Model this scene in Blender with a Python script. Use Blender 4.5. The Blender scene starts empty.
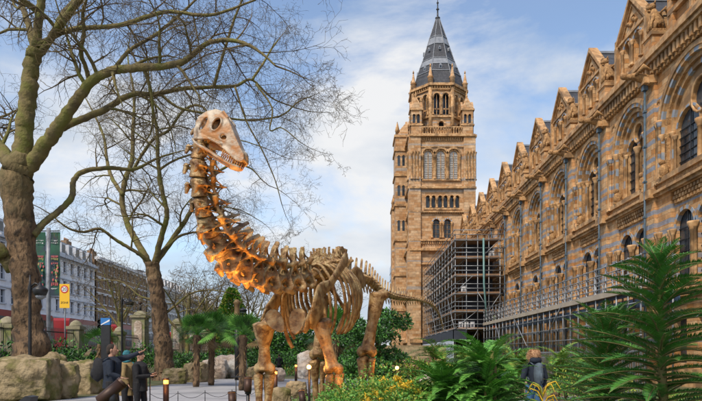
import bpy, math, random
from mathutils import Vector, Matrix, Quaternion
from mathutils.geometry import tessellate_polygon
R = math.radians
scene = bpy.context.scene
# ------------------------------------------------------------------ camera
F = 600.0; CX = 355.0; CY = 355.0; EYE = 1.6
cam_d = bpy.data.cameras.new('camera'); cam = bpy.data.objects.new('camera', cam_d)
scene.collection.objects.link(cam); scene.camera = cam
cam.location = (0, 0, EYE); cam.rotation_euler = (R(90), 0, 0)
cam_d.sensor_width = 36; cam_d.lens = 36*F/702
cam_d.shift_x = (351-CX)/702; cam_d.shift_y = (CY-200.5)/702
cam_d.clip_end = 4000; cam_d.clip_start = .1
def P(px, py, Y): return Vector(((px-CX)*Y/F, Y, EYE+(CY-py)*Y/F))
# ------------------------------------------------------------------ sky, sun, exposure
SUN_EL, SUN_AZ = R(50), R(214)      # azimuth measured clockwise from +Y
world = bpy.data.worlds.new('World'); scene.world = world; world.use_nodes = True
wn = world.node_tree; wn.nodes.clear()
def N(t, typ, **kw):
    n = t.nodes.new(typ)
    for k, v in kw.items(): setattr(n, k, v)
    return n
out = N(wn, 'ShaderNodeOutputWorld'); mixs = N(wn, 'ShaderNodeMixShader')
sky = N(wn, 'ShaderNodeTexSky', sky_type='NISHITA'); sky.sun_disc = False
sky.sun_elevation = SUN_EL; sky.sun_rotation = SUN_AZ; sky.air_density = 1.0; sky.dust_density = 1.3; sky.ozone_density = .6
bg = N(wn, 'ShaderNodeBackground'); bg.inputs[1].default_value = .15
wn.links.new(sky.outputs[0], bg.inputs[0])
cl = N(wn, 'ShaderNodeBackground'); cl.inputs[1].default_value = .62
tc = N(wn, 'ShaderNodeTexCoord'); mp = N(wn, 'ShaderNodeMapping'); mp.inputs['Scale'].default_value = (1.0, 1.0, 2.1); mp.inputs['Location'].default_value = (3.1, .4, 1.25)
wn.links.new(tc.outputs['Generated'], mp.inputs[0])
nz = N(wn, 'ShaderNodeTexNoise'); nz.inputs['Scale'].default_value = 2.3; nz.inputs['Detail'].default_value = 8; nz.inputs['Roughness'].default_value = .60; nz.inputs['Distortion'].default_value = .3
wn.links.new(mp.outputs[0], nz.inputs[0])
# clouds thicken towards the horizon, thin out overhead
sep = N(wn, 'ShaderNodeSeparateXYZ'); wn.links.new(tc.outputs['Generated'], sep.inputs[0])
mr = N(wn, 'ShaderNodeMapRange'); mr.inputs[1].default_value = .05; mr.inputs[2].default_value = .55; mr.inputs[3].default_value = .17; mr.inputs[4].default_value = -.06
wn.links.new(sep.outputs[2], mr.inputs[0])
ad = N(wn, 'ShaderNodeMath', operation='ADD'); wn.links.new(nz.outputs[0], ad.inputs[0]); wn.links.new(mr.outputs[0], ad.inputs[1])
rp = N(wn, 'ShaderNodeValToRGB'); rp.color_ramp.elements[0].position = .44; rp.color_ramp.elements[1].position = .60
rp.color_ramp.elements[0].color = (.04, .04, .04, 1); rp.color_ramp.elements[1].color = (.95, .95, .95, 1)
wn.links.new(ad.outputs[0], rp.inputs[0])
nz2 = N(wn, 'ShaderNodeTexNoise'); nz2.inputs['Scale'].default_value = 3.2; nz2.inputs['Detail'].default_value = 6
mp2 = N(wn, 'ShaderNodeMapping'); mp2.inputs['Scale'].default_value = (1, 1, 2.8); mp2.inputs['Location'].default_value = (7, 2, 5)
wn.links.new(tc.outputs['Generated'], mp2.inputs[0]); wn.links.new(mp2.outputs[0], nz2.inputs[0])
rc = N(wn, 'ShaderNodeValToRGB'); rc.color_ramp.elements[0].position = .36; rc.color_ramp.elements[1].position = .62
rc.color_ramp.elements[0].color = (.50, .62, .78, 1); rc.color_ramp.elements[1].color = (1.0, 1.0, 1.0, 1)
wn.links.new(nz2.outputs[0], rc.inputs[0]); wn.links.new(rc.outputs[0], cl.inputs[0])
wn.links.new(rp.outputs[0], mixs.inputs[0]); wn.links.new(bg.outputs[0], mixs.inputs[1]); wn.links.new(cl.outputs[0], mixs.inputs[2])
wn.links.new(mixs.outputs[0], out.inputs[0])
sd = bpy.data.lights.new('sun', 'SUN'); sun = bpy.data.objects.new('sun', sd); scene.collection.objects.link(sun)
sd.energy = 2.3; sd.angle = R(8); sd.color = (1, .86, .68)
sv = Vector((math.sin(SUN_AZ)*math.cos(SUN_EL), math.cos(SUN_AZ)*math.cos(SUN_EL), math.sin(SUN_EL)))
sun.rotation_euler = sv.to_track_quat('Z', 'Y').to_euler(); sun.location = sv*50
vs_ = scene.view_settings; vs_.view_transform = 'Standard'; vs_.look = 'None'; vs_.gamma = 1; vs_.exposure = 0.56; vs_.use_curve_mapping = False
# ------------------------------------------------------------------ materials
def mat(name, c1, c2=None, scale=3.0, rough=.7, metal=0.0, bump=0.0, bscale=None, detail=6, c3=None, s3=.5, lo=.35, hi=.65, emit=None, es=1.0, spec=None, stretch=None, bdist=.03):
    m = bpy.data.materials.new(name); m.use_nodes = True; t = m.node_tree; b = t.nodes['Principled BSDF']
    b.inputs['Roughness'].default_value = rough; b.inputs['Metallic'].default_value = metal
    b.inputs['Base Color'].default_value = (*c1, 1)
    if spec is not None: b.inputs['Specular IOR Level'].default_value = spec
    geo = N(t, 'ShaderNodeNewGeometry'); vec = geo.outputs['Position']
    if stretch:
        mm = N(t, 'ShaderNodeMapping'); mm.inputs['Scale'].default_value = stretch; t.links.new(vec, mm.inputs[0]); vec = mm.outputs[0]
    if c2:
        n = N(t, 'ShaderNodeTexNoise'); n.inputs['Scale'].default_value = scale; n.inputs['Detail'].default_value = detail; t.links.new(vec, n.inputs[0])
        r = N(t, 'ShaderNodeValToRGB'); r.color_ramp.elements[0].position = lo; r.color_ramp.elements[1].position = hi
        r.color_ramp.elements[0].color = (*c1, 1); r.color_ramp.elements[1].color = (*c2, 1); t.links.new(n.outputs[0], r.inputs[0])
        col = r.outputs[0]
        if c3:
            n3 = N(t, 'ShaderNodeTexNoise'); n3.inputs['Scale'].default_value = s3; n3.inputs['Detail'].default_value = 5; t.links.new(vec, n3.inputs[0])
            r3 = N(t, 'ShaderNodeValToRGB'); r3.color_ramp.elements[0].position = .48; r3.color_ramp.elements[1].position = .62; t.links.new(n3.outputs[0], r3.inputs[0])
            mx = N(t, 'ShaderNodeMixRGB'); mx.inputs[2].default_value = (*c3, 1); t.links.new(r3.outputs[0], mx.inputs[0]); t.links.new(col, mx.inputs[1]); col = mx.outputs[0]
        t.links.new(col, b.inputs['Base Color'])
    if bump:
        nb = N(t, 'ShaderNodeTexNoise'); nb.inputs['Scale'].default_value = bscale or scale*3; nb.inputs['Detail'].default_value = 8; t.links.new(vec, nb.inputs[0])
        bp = N(t, 'ShaderNodeBump'); bp.inputs['Strength'].default_value = bump; bp.inputs['Distance'].default_value = bdist
        t.links.new(nb.outputs[0], bp.inputs['Height']); t.links.new(bp.outputs[0], b.inputs['Normal'])
    if emit:
        b.inputs['Emission Color'].default_value = (*emit, 1); b.inputs['Emission Strength'].default_value = es
    return m
def brickmat(name, c1, c2, mortar, bw=.62, bh=.30, ms=.012, bands=None, bcol=(.22, .28, .36), stain=(.24, .13, .06), rough=.75):
    m = bpy.data.materials.new(name); m.use_nodes = True; t = m.node_tree; b = t.nodes['Principled BSDF']; b.inputs['Roughness'].default_value = rough
    b.inputs['Specular IOR Level'].default_value = .3
    geo = N(t, 'ShaderNodeNewGeometry'); sp = N(t, 'ShaderNodeSeparateXYZ'); t.links.new(geo.outputs['Position'], sp.inputs[0])
    a = N(t, 'ShaderNodeMath', operation='ADD'); t.links.new(sp.outputs[0], a.inputs[0]); t.links.new(sp.outputs[1], a.inputs[1])
    cb = N(t, 'ShaderNodeCombineXYZ'); t.links.new(a.outputs[0], cb.inputs[0]); t.links.new(sp.outputs[2], cb.inputs[1])
    br = N(t, 'ShaderNodeTexBrick'); br.inputs['Scale'].default_value = 1; br.inputs['Brick Width'].default_value = bw; br.inputs['Row Height'].default_value = bh
    br.inputs['Mortar Size'].default_value = ms; br.inputs['Mortar Smooth'].default_value = .3; br.inputs['Color1'].default_value = (*c1, 1); br.inputs['Color2'].default_value = (*c2, 1); br.inputs['Mortar'].default_value = (*mortar, 1)
    br.inputs['Bias'].default_value = .0
    t.links.new(cb.outputs[0], br.inputs[0]); col = br.outputs[0]
    if bands:
        dv = N(t, 'ShaderNodeMath', operation='DIVIDE'); dv.inputs[1].default_value = 64.0; t.links.new(sp.outputs[2], dv.inputs[0])
        rr = N(t, 'ShaderNodeValToRGB'); cr = rr.color_ramp; cr.interpolation = 'CONSTANT'
        cr.elements[0].position = 0; cr.elements[0].color = (0, 0, 0, 1); cr.elements[1].position = bands[0][0]/64; cr.elements[1].color = (1, 1, 1, 1)
        first = True
        for z0, z1 in bands:
            if not first:
                e = cr.elements.new(z0/64); e.color = (1, 1, 1, 1)
            e = cr.elements.new(z1/64); e.color = (0, 0, 0, 1); first = False
        t.links.new(dv.outputs[0], rr.inputs[0])
        mx = N(t, 'ShaderNodeMixRGB'); mx.inputs[2].default_value = (*bcol, 1); t.links.new(col, mx.inputs[1]); col = mx.outputs[0]
        ml = N(t, 'ShaderNodeMath', operation='MULTIPLY'); ml.inputs[1].default_value = .85; t.links.new(rr.outputs[0], ml.inputs[0]); t.links.new(ml.outputs[0], mx.inputs[0])
    n = N(t, 'ShaderNodeTexNoise'); n.inputs['Scale'].default_value = .55; n.inputs['Detail'].default_value = 9; n.inputs['Roughness'].default_value = .7; t.links.new(geo.outputs['Position'], n.inputs[0])
    r2 = N(t, 'ShaderNodeValToRGB'); r2.color_ramp.elements[0].position = .47; r2.color_ramp.elements[1].position = .72; r2.color_ramp.elements[1].color = (.5, .5, .5, 1); t.links.new(n.outputs[0], r2.inputs[0])
    m2 = N(t, 'ShaderNodeMixRGB'); m2.inputs[2].default_value = (*stain, 1); t.links.new(r2.outputs[0], m2.inputs[0]); t.links.new(col, m2.inputs[1])
    n5 = N(t, 'ShaderNodeTexNoise'); n5.inputs['Scale'].default_value = 2.4; n5.inputs['Detail'].default_value = 6; t.links.new(geo.outputs['Position'], n5.inputs[0])
    hs = N(t, 'ShaderNodeHueSaturation'); mr_ = N(t, 'ShaderNodeMapRange'); mr_.inputs[1].default_value = .3; mr_.inputs[2].default_value = .7; mr_.inputs[3].default_value = .78; mr_.inputs[4].default_value = 1.22
    t.links.new(n5.outputs[0], mr_.inputs[0]); t.links.new(mr_.outputs[0], hs.inputs['Value']); t.links.new(m2.outputs[0], hs.inputs['Color'])
    t.links.new(hs.outputs[0], b.inputs['Base Color'])
    bp = N(t, 'ShaderNodeBump'); bp.inputs['Strength'].default_value = .5; bp.inputs['Distance'].default_value = .03; bp.invert = True
    t.links.new(br.outputs['Fac'], bp.inputs['Height']); 
    nb = N(t, 'ShaderNodeTexNoise'); nb.inputs['Scale'].default_value = 9; nb.inputs['Detail'].default_value = 6; t.links.new(geo.outputs['Position'], nb.inputs[0])
    bp2 = N(t, 'ShaderNodeBump'); bp2.inputs['Strength'].default_value = .5; bp2.inputs['Distance'].default_value = .05; t.links.new(nb.outputs[0], bp2.inputs['Height']); t.links.new(bp.outputs[0], bp2.inputs['Normal'])
    t.links.new(bp2.outputs[0], b.inputs['Normal']); return m
def pairs(zs, w): return [(z, z+w) for z in zs]
TC1, TC2, TCM = (.61, .41, .225), (.45, .205, .062), (.26, .16, .09)
terra = brickmat('terracotta_banded', TC1, TC2, TCM, bands=pairs([2.2, 3.4, 5.7, 6.4, 7.5, 8.1, 8.7, 9.3, 11.8, 12.35, 13.5, 14.05, 15.1, 15.65], .24))
terra_t = brickmat('terracotta_tower', (.57, .395, .235), (.40, .205, .08), (.26, .18, .12), bw=1.1, bh=.42, bands=pairs([12.2, 16.6, 19.9, 24.6, 28.2, 30.0, 33.5, 35.6, 39.6, 44.3], .34), bcol=(.33, .30, .27))
trim = mat('terracotta_trim', (.60, .385, .19), (.38, .195, .07), 3.2, .7, bump=.35, bscale=9, c3=(.22, .13, .06), s3=1.1)
bluest = mat('blue_grey_terracotta', (.22, .28, .36), (.33, .36, .40), 3, .65, bump=.3, bscale=10)
carved = mat('carved_terracotta', (.48, .28, .115), (.25, .13, .05), 6, .75, bump=.9, bscale=14, bdist=.08)
slate = brickmat('slate_tiles', (.045, .05, .06), (.07, .075, .088), (.03, .03, .035), bw=.3, bh=.2, stain=(.10, .10, .10), rough=.5)
lead = mat('lead_roof', (.16, .18, .21), (.26, .28, .31), 2, .45)
glass = mat('dark_window_glass', (.015, .02, .028), (.05, .065, .08), 1.2, .12)
louvre = mat('white_louvre', (.62, .60, .56), (.42, .41, .38), 3, .6)
pipe_m = mat('painted_iron', (.045, .085, .125), (.09, .13, .16), 4, .4)
steel = mat('galvanised_tube', (.30, .33, .36), (.18, .19, .20), 1.3, .45, .5)
plank = mat('scaffold_plank', (.36, .21, .12), (.22, .15, .10), 2.5, .8)
debris = mat('dark_sheeting', (.02, .028, .045), (.035, .045, .065), 1, .7)
cream = mat('cream_board', (.42, .36, .28), (.34, .29, .23), 1, .7)
white = mat('white_paint', (.80, .81, .84), (.68, .70, .74), 1.5, .6)
wshade = mat('grey_stucco', (.58, .62, .68), (.48, .52, .58), 1.5, .7)
bone = mat('bronze_bone', (.36, .225, .09), (.115, .052, .016), 8, .5, .2, bump=.9, bscale=26, c3=(.40, .29, .14), s3=6.0, bdist=.02)
skullm = mat('skull_bone', (.44, .385, .30), (.17, .115, .07), 7, .5, .05, bump=.5, bscale=25, c3=(.34, .17, .06), s3=7, bdist=.015)
tooth = mat('tooth_bone', (.50, .26, .08), (.3, .12, .03), 12, .4, .2)
bark = mat('plane_bark', (.085, .052, .028), (.24, .155, .085), 3.0, .9, bump=.9, bscale=6, c3=(.045, .030, .018), s3=6, stretch=(1, 1, .5), bdist=.16, detail=9)
def moss_by_height(m, z0, z1, col):
    t = m.node_tree; b = t.nodes['Principled BSDF']; l = b.inputs['Base Color'].links[0]; src = l.from_socket
    geo = N(t, 'ShaderNodeNewGeometry'); sp = N(t, 'ShaderNodeSeparateXYZ'); t.links.new(geo.outputs['Position'], sp.inputs[0]); n = N(t, 'ShaderNodeTexNoise'); n.inputs['Scale'].default_value = 1.1; n.inputs['Detail'].default_value = 6; t.links.new(geo.outputs['Position'], n.inputs[0])
    k = N(t, 'ShaderNodeMath', operation='MULTIPLY_ADD'); k.inputs[1].default_value = 5.0; t.links.new(n.outputs[0], k.inputs[0]); t.links.new(sp.outputs[2], k.inputs[2])
    r = N(t, 'ShaderNodeMapRange'); r.inputs[1].default_value = z0+2.5; r.inputs[2].default_value = z1+2.5; t.links.new(k.outputs[0], r.inputs[0])
    x = N(t, 'ShaderNodeMixRGB'); x.inputs[2].default_value = (*col, 1); t.links.new(r.outputs[0], x.inputs[0]); t.links.new(src, x.inputs[1]); t.links.new(x.outputs[0], b.inputs['Base Color'])
moss_by_height(bark, 6.5, 10.5, (.165, .135, .055))
bark2 = mat('mossy_bark', (.20, .165, .06), (.11, .085, .045), 3.0, .9, bump=.8, bscale=7, c3=(.15, .15, .035), s3=1.5, bdist=.08)
twigm = mat('twig_bark', (.070, .048, .030), (.15, .115, .05), .8, .9)
black = mat('black_iron', (.012, .013, .016), (.02, .022, .026), 5, .45)
rust = mat('brown_metal', (.07, .035, .022), (.045, .025, .018), 6, .5, .4)
glow = mat('amber_lamp', (.9, .5, .2), emit=(1, .38, .07), es=1.8)
rock_m = mat('mossy_boulder', (.34, .27, .16), (.18, .135, .07), 2.6, .9, bump=1.0, bscale=5, c3=(.13, .125, .035), s3=1.3, bdist=.12)
rock_p = mat('pale_boulder', (.52, .44, .36), (.34, .26, .20), 2.2, .85, bump=.9, bscale=5, c3=(.5, .5, .48), s3=.8, bdist=.1)
def leafm(name, a, b, sc=6, rough=.5): return mat(name, a, b, sc, rough, spec=.35)
lf_dark = leafm('leaf_dark', (.018, .055, .018), (.04, .10, .03)); lf_mid = leafm('leaf_mid', (.05, .18, .025), (.09, .26, .035))
lf_bright = leafm('leaf_bright', (.10, .30, .05), (.20, .42, .08)); lf_yel = leafm('leaf_yellow_green', (.26, .34, .05), (.38, .40, .07))
lf_gold = leafm('petal_yellow', (.62, .38, .02), (.70, .48, .04)); lf_dry = leafm('leaf_dry', (.24, .16, .07), (.15, .10, .05))
lf_pine = leafm('needle_pine', (.05, .18, .045), (.09, .25, .06)); lf_tip = leafm('needle_tip', (.10, .28, .08), (.14, .36, .09))
# ------------------------------------------------------------------ mesh helpers
class MB:
    def __init__(s): s.v = []; s.f = []; s.mi = []; s.sm = []; s.mats = []
    def idx(s, m):
        if m not in s.mats: s.mats.append(m)
        return s.mats.index(m)
    def add(s, vs, fs, m, smooth=False):
        o = len(s.v); s.v.extend(vs); i = s.idx(m)
        for f in fs: s.f.append([o+k for k in f]); s.mi.append(i); s.sm.append(smooth)
    def box(s, lo, hi, m):
        x0, y0, z0 = lo; x1, y1, z1 = hi
        s.add([(x0,y0,z0),(x1,y0,z0),(x1,y1,z0),(x0,y1,z0),(x0,y0,z1),(x1,y0,z1),(x1,y1,z1),(x0,y1,z1)],
              [(0,3,2,1),(4,5,6,7),(0,1,5,4),(1,2,6,5),(2,3,7,6),(3,0,4,7)], m)
    def tube(s, pts, rad, m, n=8, cap=True, smooth=True, flat=None):
        pts = [Vector(p) for p in pts]
        if not hasattr(rad, '__len__'): rad = [rad]*len(pts)
        prev = None; vs = []
        for i, p in enumerate(pts):
            t = (pts[min(i+1, len(pts)-1)]-pts[max(i-1, 0)])
            if t.length < 1e-9: t = Vector((0, 0, 1))
            t.normalize()
            if prev is None:
                a = Vector((0, 0, 1)) if abs(t.z) < .9 else Vector((1, 0, 0))
                u = t.cross(a).normalized()
            else: u = (prev-t*prev.dot(t)).normalized()
            prev = u; w = t.cross(u); r = rad[i]
            ra, rb = (r if hasattr(r, '__len__') else (r, r))
            for k in range(n):
                a = 2*math.pi*k/n; vs.append(tuple(p+u*math.cos(a)*ra+w*math.sin(a)*rb))
        fs = []
        for i in range(len(pts)-1):
            for k in range(n):
                fs.append((i*n+k, i*n+(k+1) % n, (i+1)*n+(k+1) % n, (i+1)*n+k))
        if cap: fs.append(tuple(range(n-1, -1, -1))); fs.append(tuple(range((len(pts)-1)*n, len(pts)*n)))
        s.add(vs, fs, m, smooth)
    def lathe(s, c, prof, m, n=10, smooth=True):
        c = Vector(c); vs = []; fs = []
        for r, z in prof:
            for k in range(n):
                a = 2*math.pi*(k+.5)/n; vs.append((c.x+r*math.cos(a), c.y+r*math.sin(a), c.z+z))
        for i in range(len(prof)-1):
            for k in range(n): fs.append((i*n+k, i*n+(k+1) % n, (i+1)*n+(k+1) % n, (i+1)*n+k))
        fs.append(tuple(range(n-1, -1, -1))); fs.append(tuple(range((len(prof)-1)*n, len(prof)*n)))
        s.add(vs, fs, m, smooth)
    def ell(s, c, r, m, n=10, rot=None, jit=0, rng=None):
        c = Vector(c); vs = []; fs = []; h = n//2+1
        for i in range(h+1):
            th = math.pi*i/h
            for k in range(n):
                a = 2*math.pi*k/n; v = Vector((math.sin(th)*math.cos(a)*r[0], math.sin(th)*math.sin(a)*r[1], math.cos(th)*r[2]))
                if rot: v = rot @ v
                if jit: v *= 1+rng.uniform(-jit, jit)
                vs.append(tuple(c+v))
        for i in range(h):
            for k in range(n): fs.append((i*n+k, (i+1)*n+k, (i+1)*n+(k+1) % n, i*n+(k+1) % n))
        s.add(vs, fs, m, True)
    def fbox(s, fr, u0, u1, v0, v1, w0, w1, m):
        c = [fr(u, v, w) for w in (w0, w1) for v in (v0, v1) for u in (u0, u1)]
        s.add(c, [(0,1,3,2),(4,6,7,5),(0,4,5,1),(2,3,7,6),(0,2,6,4),(1,5,7,3)], m)
    def panel(s, fr, outer, holes, w, depth, m, m2=None):
        loops = [outer]+holes
        allp = [p for l in loops for p in l]
        tris = tessellate_polygon([[Vector((p[0], p[1], 0)) for p in l] for l in loops])
        s.add([fr(p[0], p[1], w) for p in allp], [tuple(t) for t in tris], m)
        for l in (holes if depth > 0 else []):
            n = len(l)
            s.add([fr(p[0], p[1], w) for p in l]+[fr(p[0], p[1], w-depth) for p in l], [(i, (i+1) % n, n+(i+1) % n, n+i) for i in range(n)], m2 or m)
    def slab(s, fr, outer, w0, w1, m):
        n = len(outer); tris = tessellate_polygon([[Vector((p[0], p[1], 0)) for p in outer]])
        for w in (w0, w1): s.add([fr(p[0], p[1], w) for p in outer], [tuple(t) for t in tris], m)
        s.add([fr(p[0], p[1], w0) for p in outer]+[fr(p[0], p[1], w1) for p in outer], [(i, (i+1) % n, n+(i+1) % n, n+i) for i in range(n)], m)
    def ring(s, fr, cu, vs, r0, r1, w, depth, mats, seg=17, vb=None, jseg=None):
        # voussoirs, alternating materials; jambs below the springing when vb is given
        for k in range(seg):
            m = mats[k % len(mats)]; q = []
            for a in (math.pi*k/seg, math.pi*(k+.5)/seg, math.pi*(k+1)/seg):
                q.append((cu+r1*math.cos(a), vs+r1*math.sin(a), cu+r0*math.cos(a), vs+r0*math.sin(a)))
            for a, b in ((0, 1), (1, 2)):
                A, B = q[a], q[b]
                s.add([fr(A[0], A[1], w), fr(B[0], B[1], w), fr(B[2], B[3], w), fr(A[2], A[3], w), fr(B[2], B[3], w-depth), fr(A[2], A[3], w-depth), fr(A[0], A[1], w-depth), fr(B[0], B[1], w-depth)],
                      [(0,1,2,3), (3,2,4,5), (0,1,7,6)], m)
        if vb is not None:
            n = jseg or max(1, int((vs-vb)/.45))
            for sg in (-1, 1):
                for k in range(n):
                    z0 = vb+(vs-vb)*k/n; z1 = vb+(vs-vb)*(k+1)/n; m = mats[k % len(mats)]
                    a, b = sorted((cu+sg*r0, cu+sg*r1)); s.fbox(fr, a, b, z0, z1, w-depth, w, m)
    def column(s, fr, u, v0, v1, w, r, m, n=8):
        c = Vector(fr(u, v0, w)); h = v1-v0
        s.lathe(c, [(r*1.7, 0), (r*1.7, r*.8), (r*1.15, r*1.3), (r, r*1.9), (r, h-r*3.2), (r*1.25, h-r*3), (r*1.15, h-r*2.5), (r*1.9, h-r*.9), (r*1.9, h)], m, n)
    def build(s, name, parent=None, org=None, off=True):
        me = bpy.data.meshes.new(name)
        o0 = Vector(org) if org is not None else (worg(parent) if parent is not None and off else Vector((0, 0, 0)))
        me.from_pydata([(a[0]-o0.x, a[1]-o0.y, a[2]-o0.z) for a in s.v], [], s.f)
        for m in s.mats: me.materials.append(m)
        me.polygons.foreach_set('material_index', s.mi); me.polygons.foreach_set('use_smooth', s.sm); me.update()
        return link(name, me, parent, None if parent is not None else o0)
def worg(o):
    v = Vector((0, 0, 0))
    while o is not None: v = v+o.location; o = o.parent
    return v
def link(name, data, parent=None, loc=None):
    o = bpy.data.objects.new(name, data); scene.collection.objects.link(o)
    if parent is not None: o.parent = parent
    if loc is not None: o.location = loc
    return o
def tag(o, label=None, cat=None, group=None, kind=None):
    if label: o['label'] = label
    if cat: o['category'] = cat
    if group: o['group'] = group
    if kind: o['kind'] = kind
    return o
def thing(name, loc, label, cat, group=None): return tag(link(name, None, None, Vector(loc)), label, cat, group)
def copy_tree(o, parent=None):
    c = o.copy(); scene.collection.objects.link(c)
    if parent is not None: c.parent = parent
    for ch in list(o.children): copy_tree(ch, c)
    return c
def fuse(mb, voxel, smooth=2, mat_=None):
    me = bpy.data.meshes.new('tmp'); me.from_pydata([tuple(a) for a in mb.v], [], mb.f); me.update()
    o = bpy.data.objects.new('tmp', me); scene.collection.objects.link(o)
    r = o.modifiers.new('r', 'REMESH'); r.mode = 'VOXEL'; r.voxel_size = voxel; r.use_smooth_shade = True
    if smooth: q = o.modifiers.new('s', 'SMOOTH'); q.iterations = smooth; q.factor = .5
    dg = bpy.context.evaluated_depsgraph_get(); dg.update(); res = bpy.data.meshes.new_from_object(o.evaluated_get(dg))
    bpy.data.objects.remove(o); bpy.data.meshes.remove(me)
    res.materials.clear(); res.materials.append(mat_ or mb.mats[0]); return res
def shift(me, v):
    me.transform(Matrix.Translation(v)); return me
def Fr(o, U, n):
    o = Vector(o); U = Vector(U); n = Vector(n)
    return lambda u, v, w: (o.x+U.x*u+n.x*w, o.y+U.y*u+n.y*w, o.z+v)
def arch(cu, r, vb, vs, n=10, pointed=0):
    return [(cu-r, vb), (cu-r, vs)]+[(cu+r*math.cos(math.pi-math.pi*k/n), vs+r*math.sin(math.pi*k/n)) for k in range(1, n)]+[(cu+r, vs), (cu+r, vb)]
def rect(u0, u1, v0, v1): return [(u0, v0), (u0, v1), (u1, v1), (u1, v0)]
def circ(cu, cv, r, n=14): return [(cu+r*math.cos(-2*math.pi*k/n), cv+r*math.sin(-2*math.pi*k/n)) for k in range(n)]
def catmull(pts, n):
    out = []; P_ = [pts[0]*2-pts[1]]+list(pts)+[pts[-1]*2-pts[-2]]
    for i in range(1, len(P_)-2):
        a, b, c, d = P_[i-1], P_[i], P_[i+1], P_[i+2]
        for k in range(n):
            t = k/n; out.append(.5*((2*b)+(c-a)*t+(2*a-5*b+4*c-d)*t*t+(3*b-a-3*c+d)*t**3))
    out.append(P_[-2]); return out
# ================================================================== MUSEUM WING
W = 17.0; BP = 6.4; Y0 = 34.2; NB = 10
wing = thing('museum_wing', (W, Y0, 0), 'long orange and blue-grey banded museum wing with gabled round-arched bays, running back to the tower', 'building')
fr = Fr((W, Y0, 0), (0, 1, 0), (-1, 0, 0))
def window_unit(kind_mb, cu, r, vb, vs, w, frm, mull=True):
    # glass slab with lead mullions
    g = MB(); g.panel(frm, arch(cu, r+.04, vb-.03, vs), [], w, 0, glass)
    return g
def bars(mb, frm, cu, r, vb, vs, w, m=black, nh=5):
    mb.fbox(frm, cu-.025, cu+.025, vb, vs+r*.95, w, w+.05, m)
    for k in range(1, nh+1):
        v = vb+(vs-vb+r*.4)*k/(nh+.6); mb.fbox(frm, cu-r, cu+r, v-.02, v+.02, w, w+.045, m)
def make_bay(frm, pitch, cu, Rr, vsp, top=17.3):
    """returns dict of MB for one bay (local u 0..pitch)"""
    d = {}
    wall = MB(); vb = 11.35; hw = min(2.05, Rr-.3)
    lo_hole = rect(cu-hw, cu+hw, 5.1, 10.35)
    base_holes = [rect(cu-1.7, cu-.5, 1.2, 3.6), rect(cu+.5, cu+1.7, 1.2, 3.6)]
    wall.panel(frm, rect(0, pitch, 0, top), [arch(cu, Rr, vb, vsp, 18), lo_hole]+base_holes, 0, .35, terra)
    for h in base_holes: wall.panel(frm, h, [], -.35, 0, glass)
    # archivolt orders stepping in
    wall.ring(frm, cu, vsp, Rr, Rr+.26, .10, .10, [trim], 17)
    wall.ring(frm, cu, vsp, Rr-.22, Rr+.02, .03, .40, [bluest, trim], 23, vb)
    wall.ring(frm, cu, vsp, Rr-.48, Rr-.20, -.15, .25, [trim, carved], 21, vb)
    wall.ring(frm, cu, vsp, Rr-.74, Rr-.46, -.32, .25, [trim, trim, bluest], 21, vb)
    r3 = Rr-.72
    lr = r3*.44; lc = r3*.50; lvs = vsp-.25
    tr = MB()
    tr.panel(frm, arch(cu, r3+.05, vb, vsp, 16), [circ(cu, vsp+r3*.42, r3*.34), arch(cu-lc, lr, vb+.25, lvs), arch(cu+lc, lr, vb+.25, lvs)], -.50, .2, trim)
    tr.ring(frm, cu-lc, lvs, lr, lr+.12, -.45, .07, [trim, bluest], 11); tr.ring(frm, cu+lc, lvs, lr, lr+.12, -.45, .07, [trim, bluest], 11)
    n = 16; c2 = vsp+r3*.42; ra = r3*.34
    tr.tube([frm(cu+math.cos(2*math.pi*k/n)*(ra+.05), c2+math.sin(2*math.pi*k/n)*(ra+.05), -.47) for k in range(n+1)], .075, trim, 6, False)
    tr.column(frm, cu, vb, lvs, -.40, .13, trim)
    for sg in (-1, 1):
        for q, (off, wv, rr) in enumerate(((.10, -.04, .12), (.35, -.22, .11), (.60, -.40, .10))):
            tr.column(frm, cu+sg*(Rr-off), vb, vsp, wv, rr, trim if q != 1 else carved)
        tr.column(frm, cu+sg*(lc+lr+.05), vb, lvs, -.42, .08, trim)
    bars(tr, frm, cu-lc, lr, vb+.25, lvs, -.66); bars(tr, frm, cu+lc, lr, vb+.25, lvs, -.66)
    # carved beasts on the sill
    for sg in (-1, 1):
        c = Vector(frm(cu+sg*(Rr-.55), vb+.35, .05)); tr.ell(c, (.3, .2, .42), carved, 8); tr.ell(c+Vector((-.12, 0, .45)), (.2, .15, .17), carved, 8); tr.tube([c+Vector((0,0,-.3)), c+Vector((-.25, 0, -.35))], .07, carved, 6)
    pane = MB(); pane.panel(frm, arch(cu, r3+.02, vb, vsp, 16), [], -.69, 0, glass)
    d['window'] = (tr, pane)
    # sill balcony
    wall.fbox(frm, cu-Rr-.2, cu+Rr+.2, vb-.28, vb+.0, -.68, .22, trim)
    wall.fbox(frm, cu-Rr-.1, cu+Rr+.1, vb-.62, vb-.28, -.01, .10, carved)
    # lower paired windows in a recess
    lw = MB(); q = hw*.5; rr = hw*.42; lv = 8.35
    lw.panel(frm, rect(cu-hw-.02, cu+hw+.02, 5.1, 9.62), [arch(cu-q, rr, 5.25, lv), arch(cu+q, rr, 5.25, lv)], -.2, .2, terra)
    for sg in (-1, 1):
        lw.ring(frm, cu+sg*q, lv, rr, rr+.2, -.16, .12, [bluest, trim], 11)
        bars(lw, frm, cu+sg*q, rr, 5.25, lv, -.40)
        for uu in (cu+sg*(q+rr+.08), cu+sg*(q-rr-.02), cu+sg*(q+rr+.32)): lw.column(frm, uu, 5.15, lv, -.08, .10, trim)
    lw.column(frm, cu, 5.15, lv, -.03, .14, trim)
    lw.fbox(frm, cu-hw, cu+hw, 5.0, 5.14, -.6, .14, trim)
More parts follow.
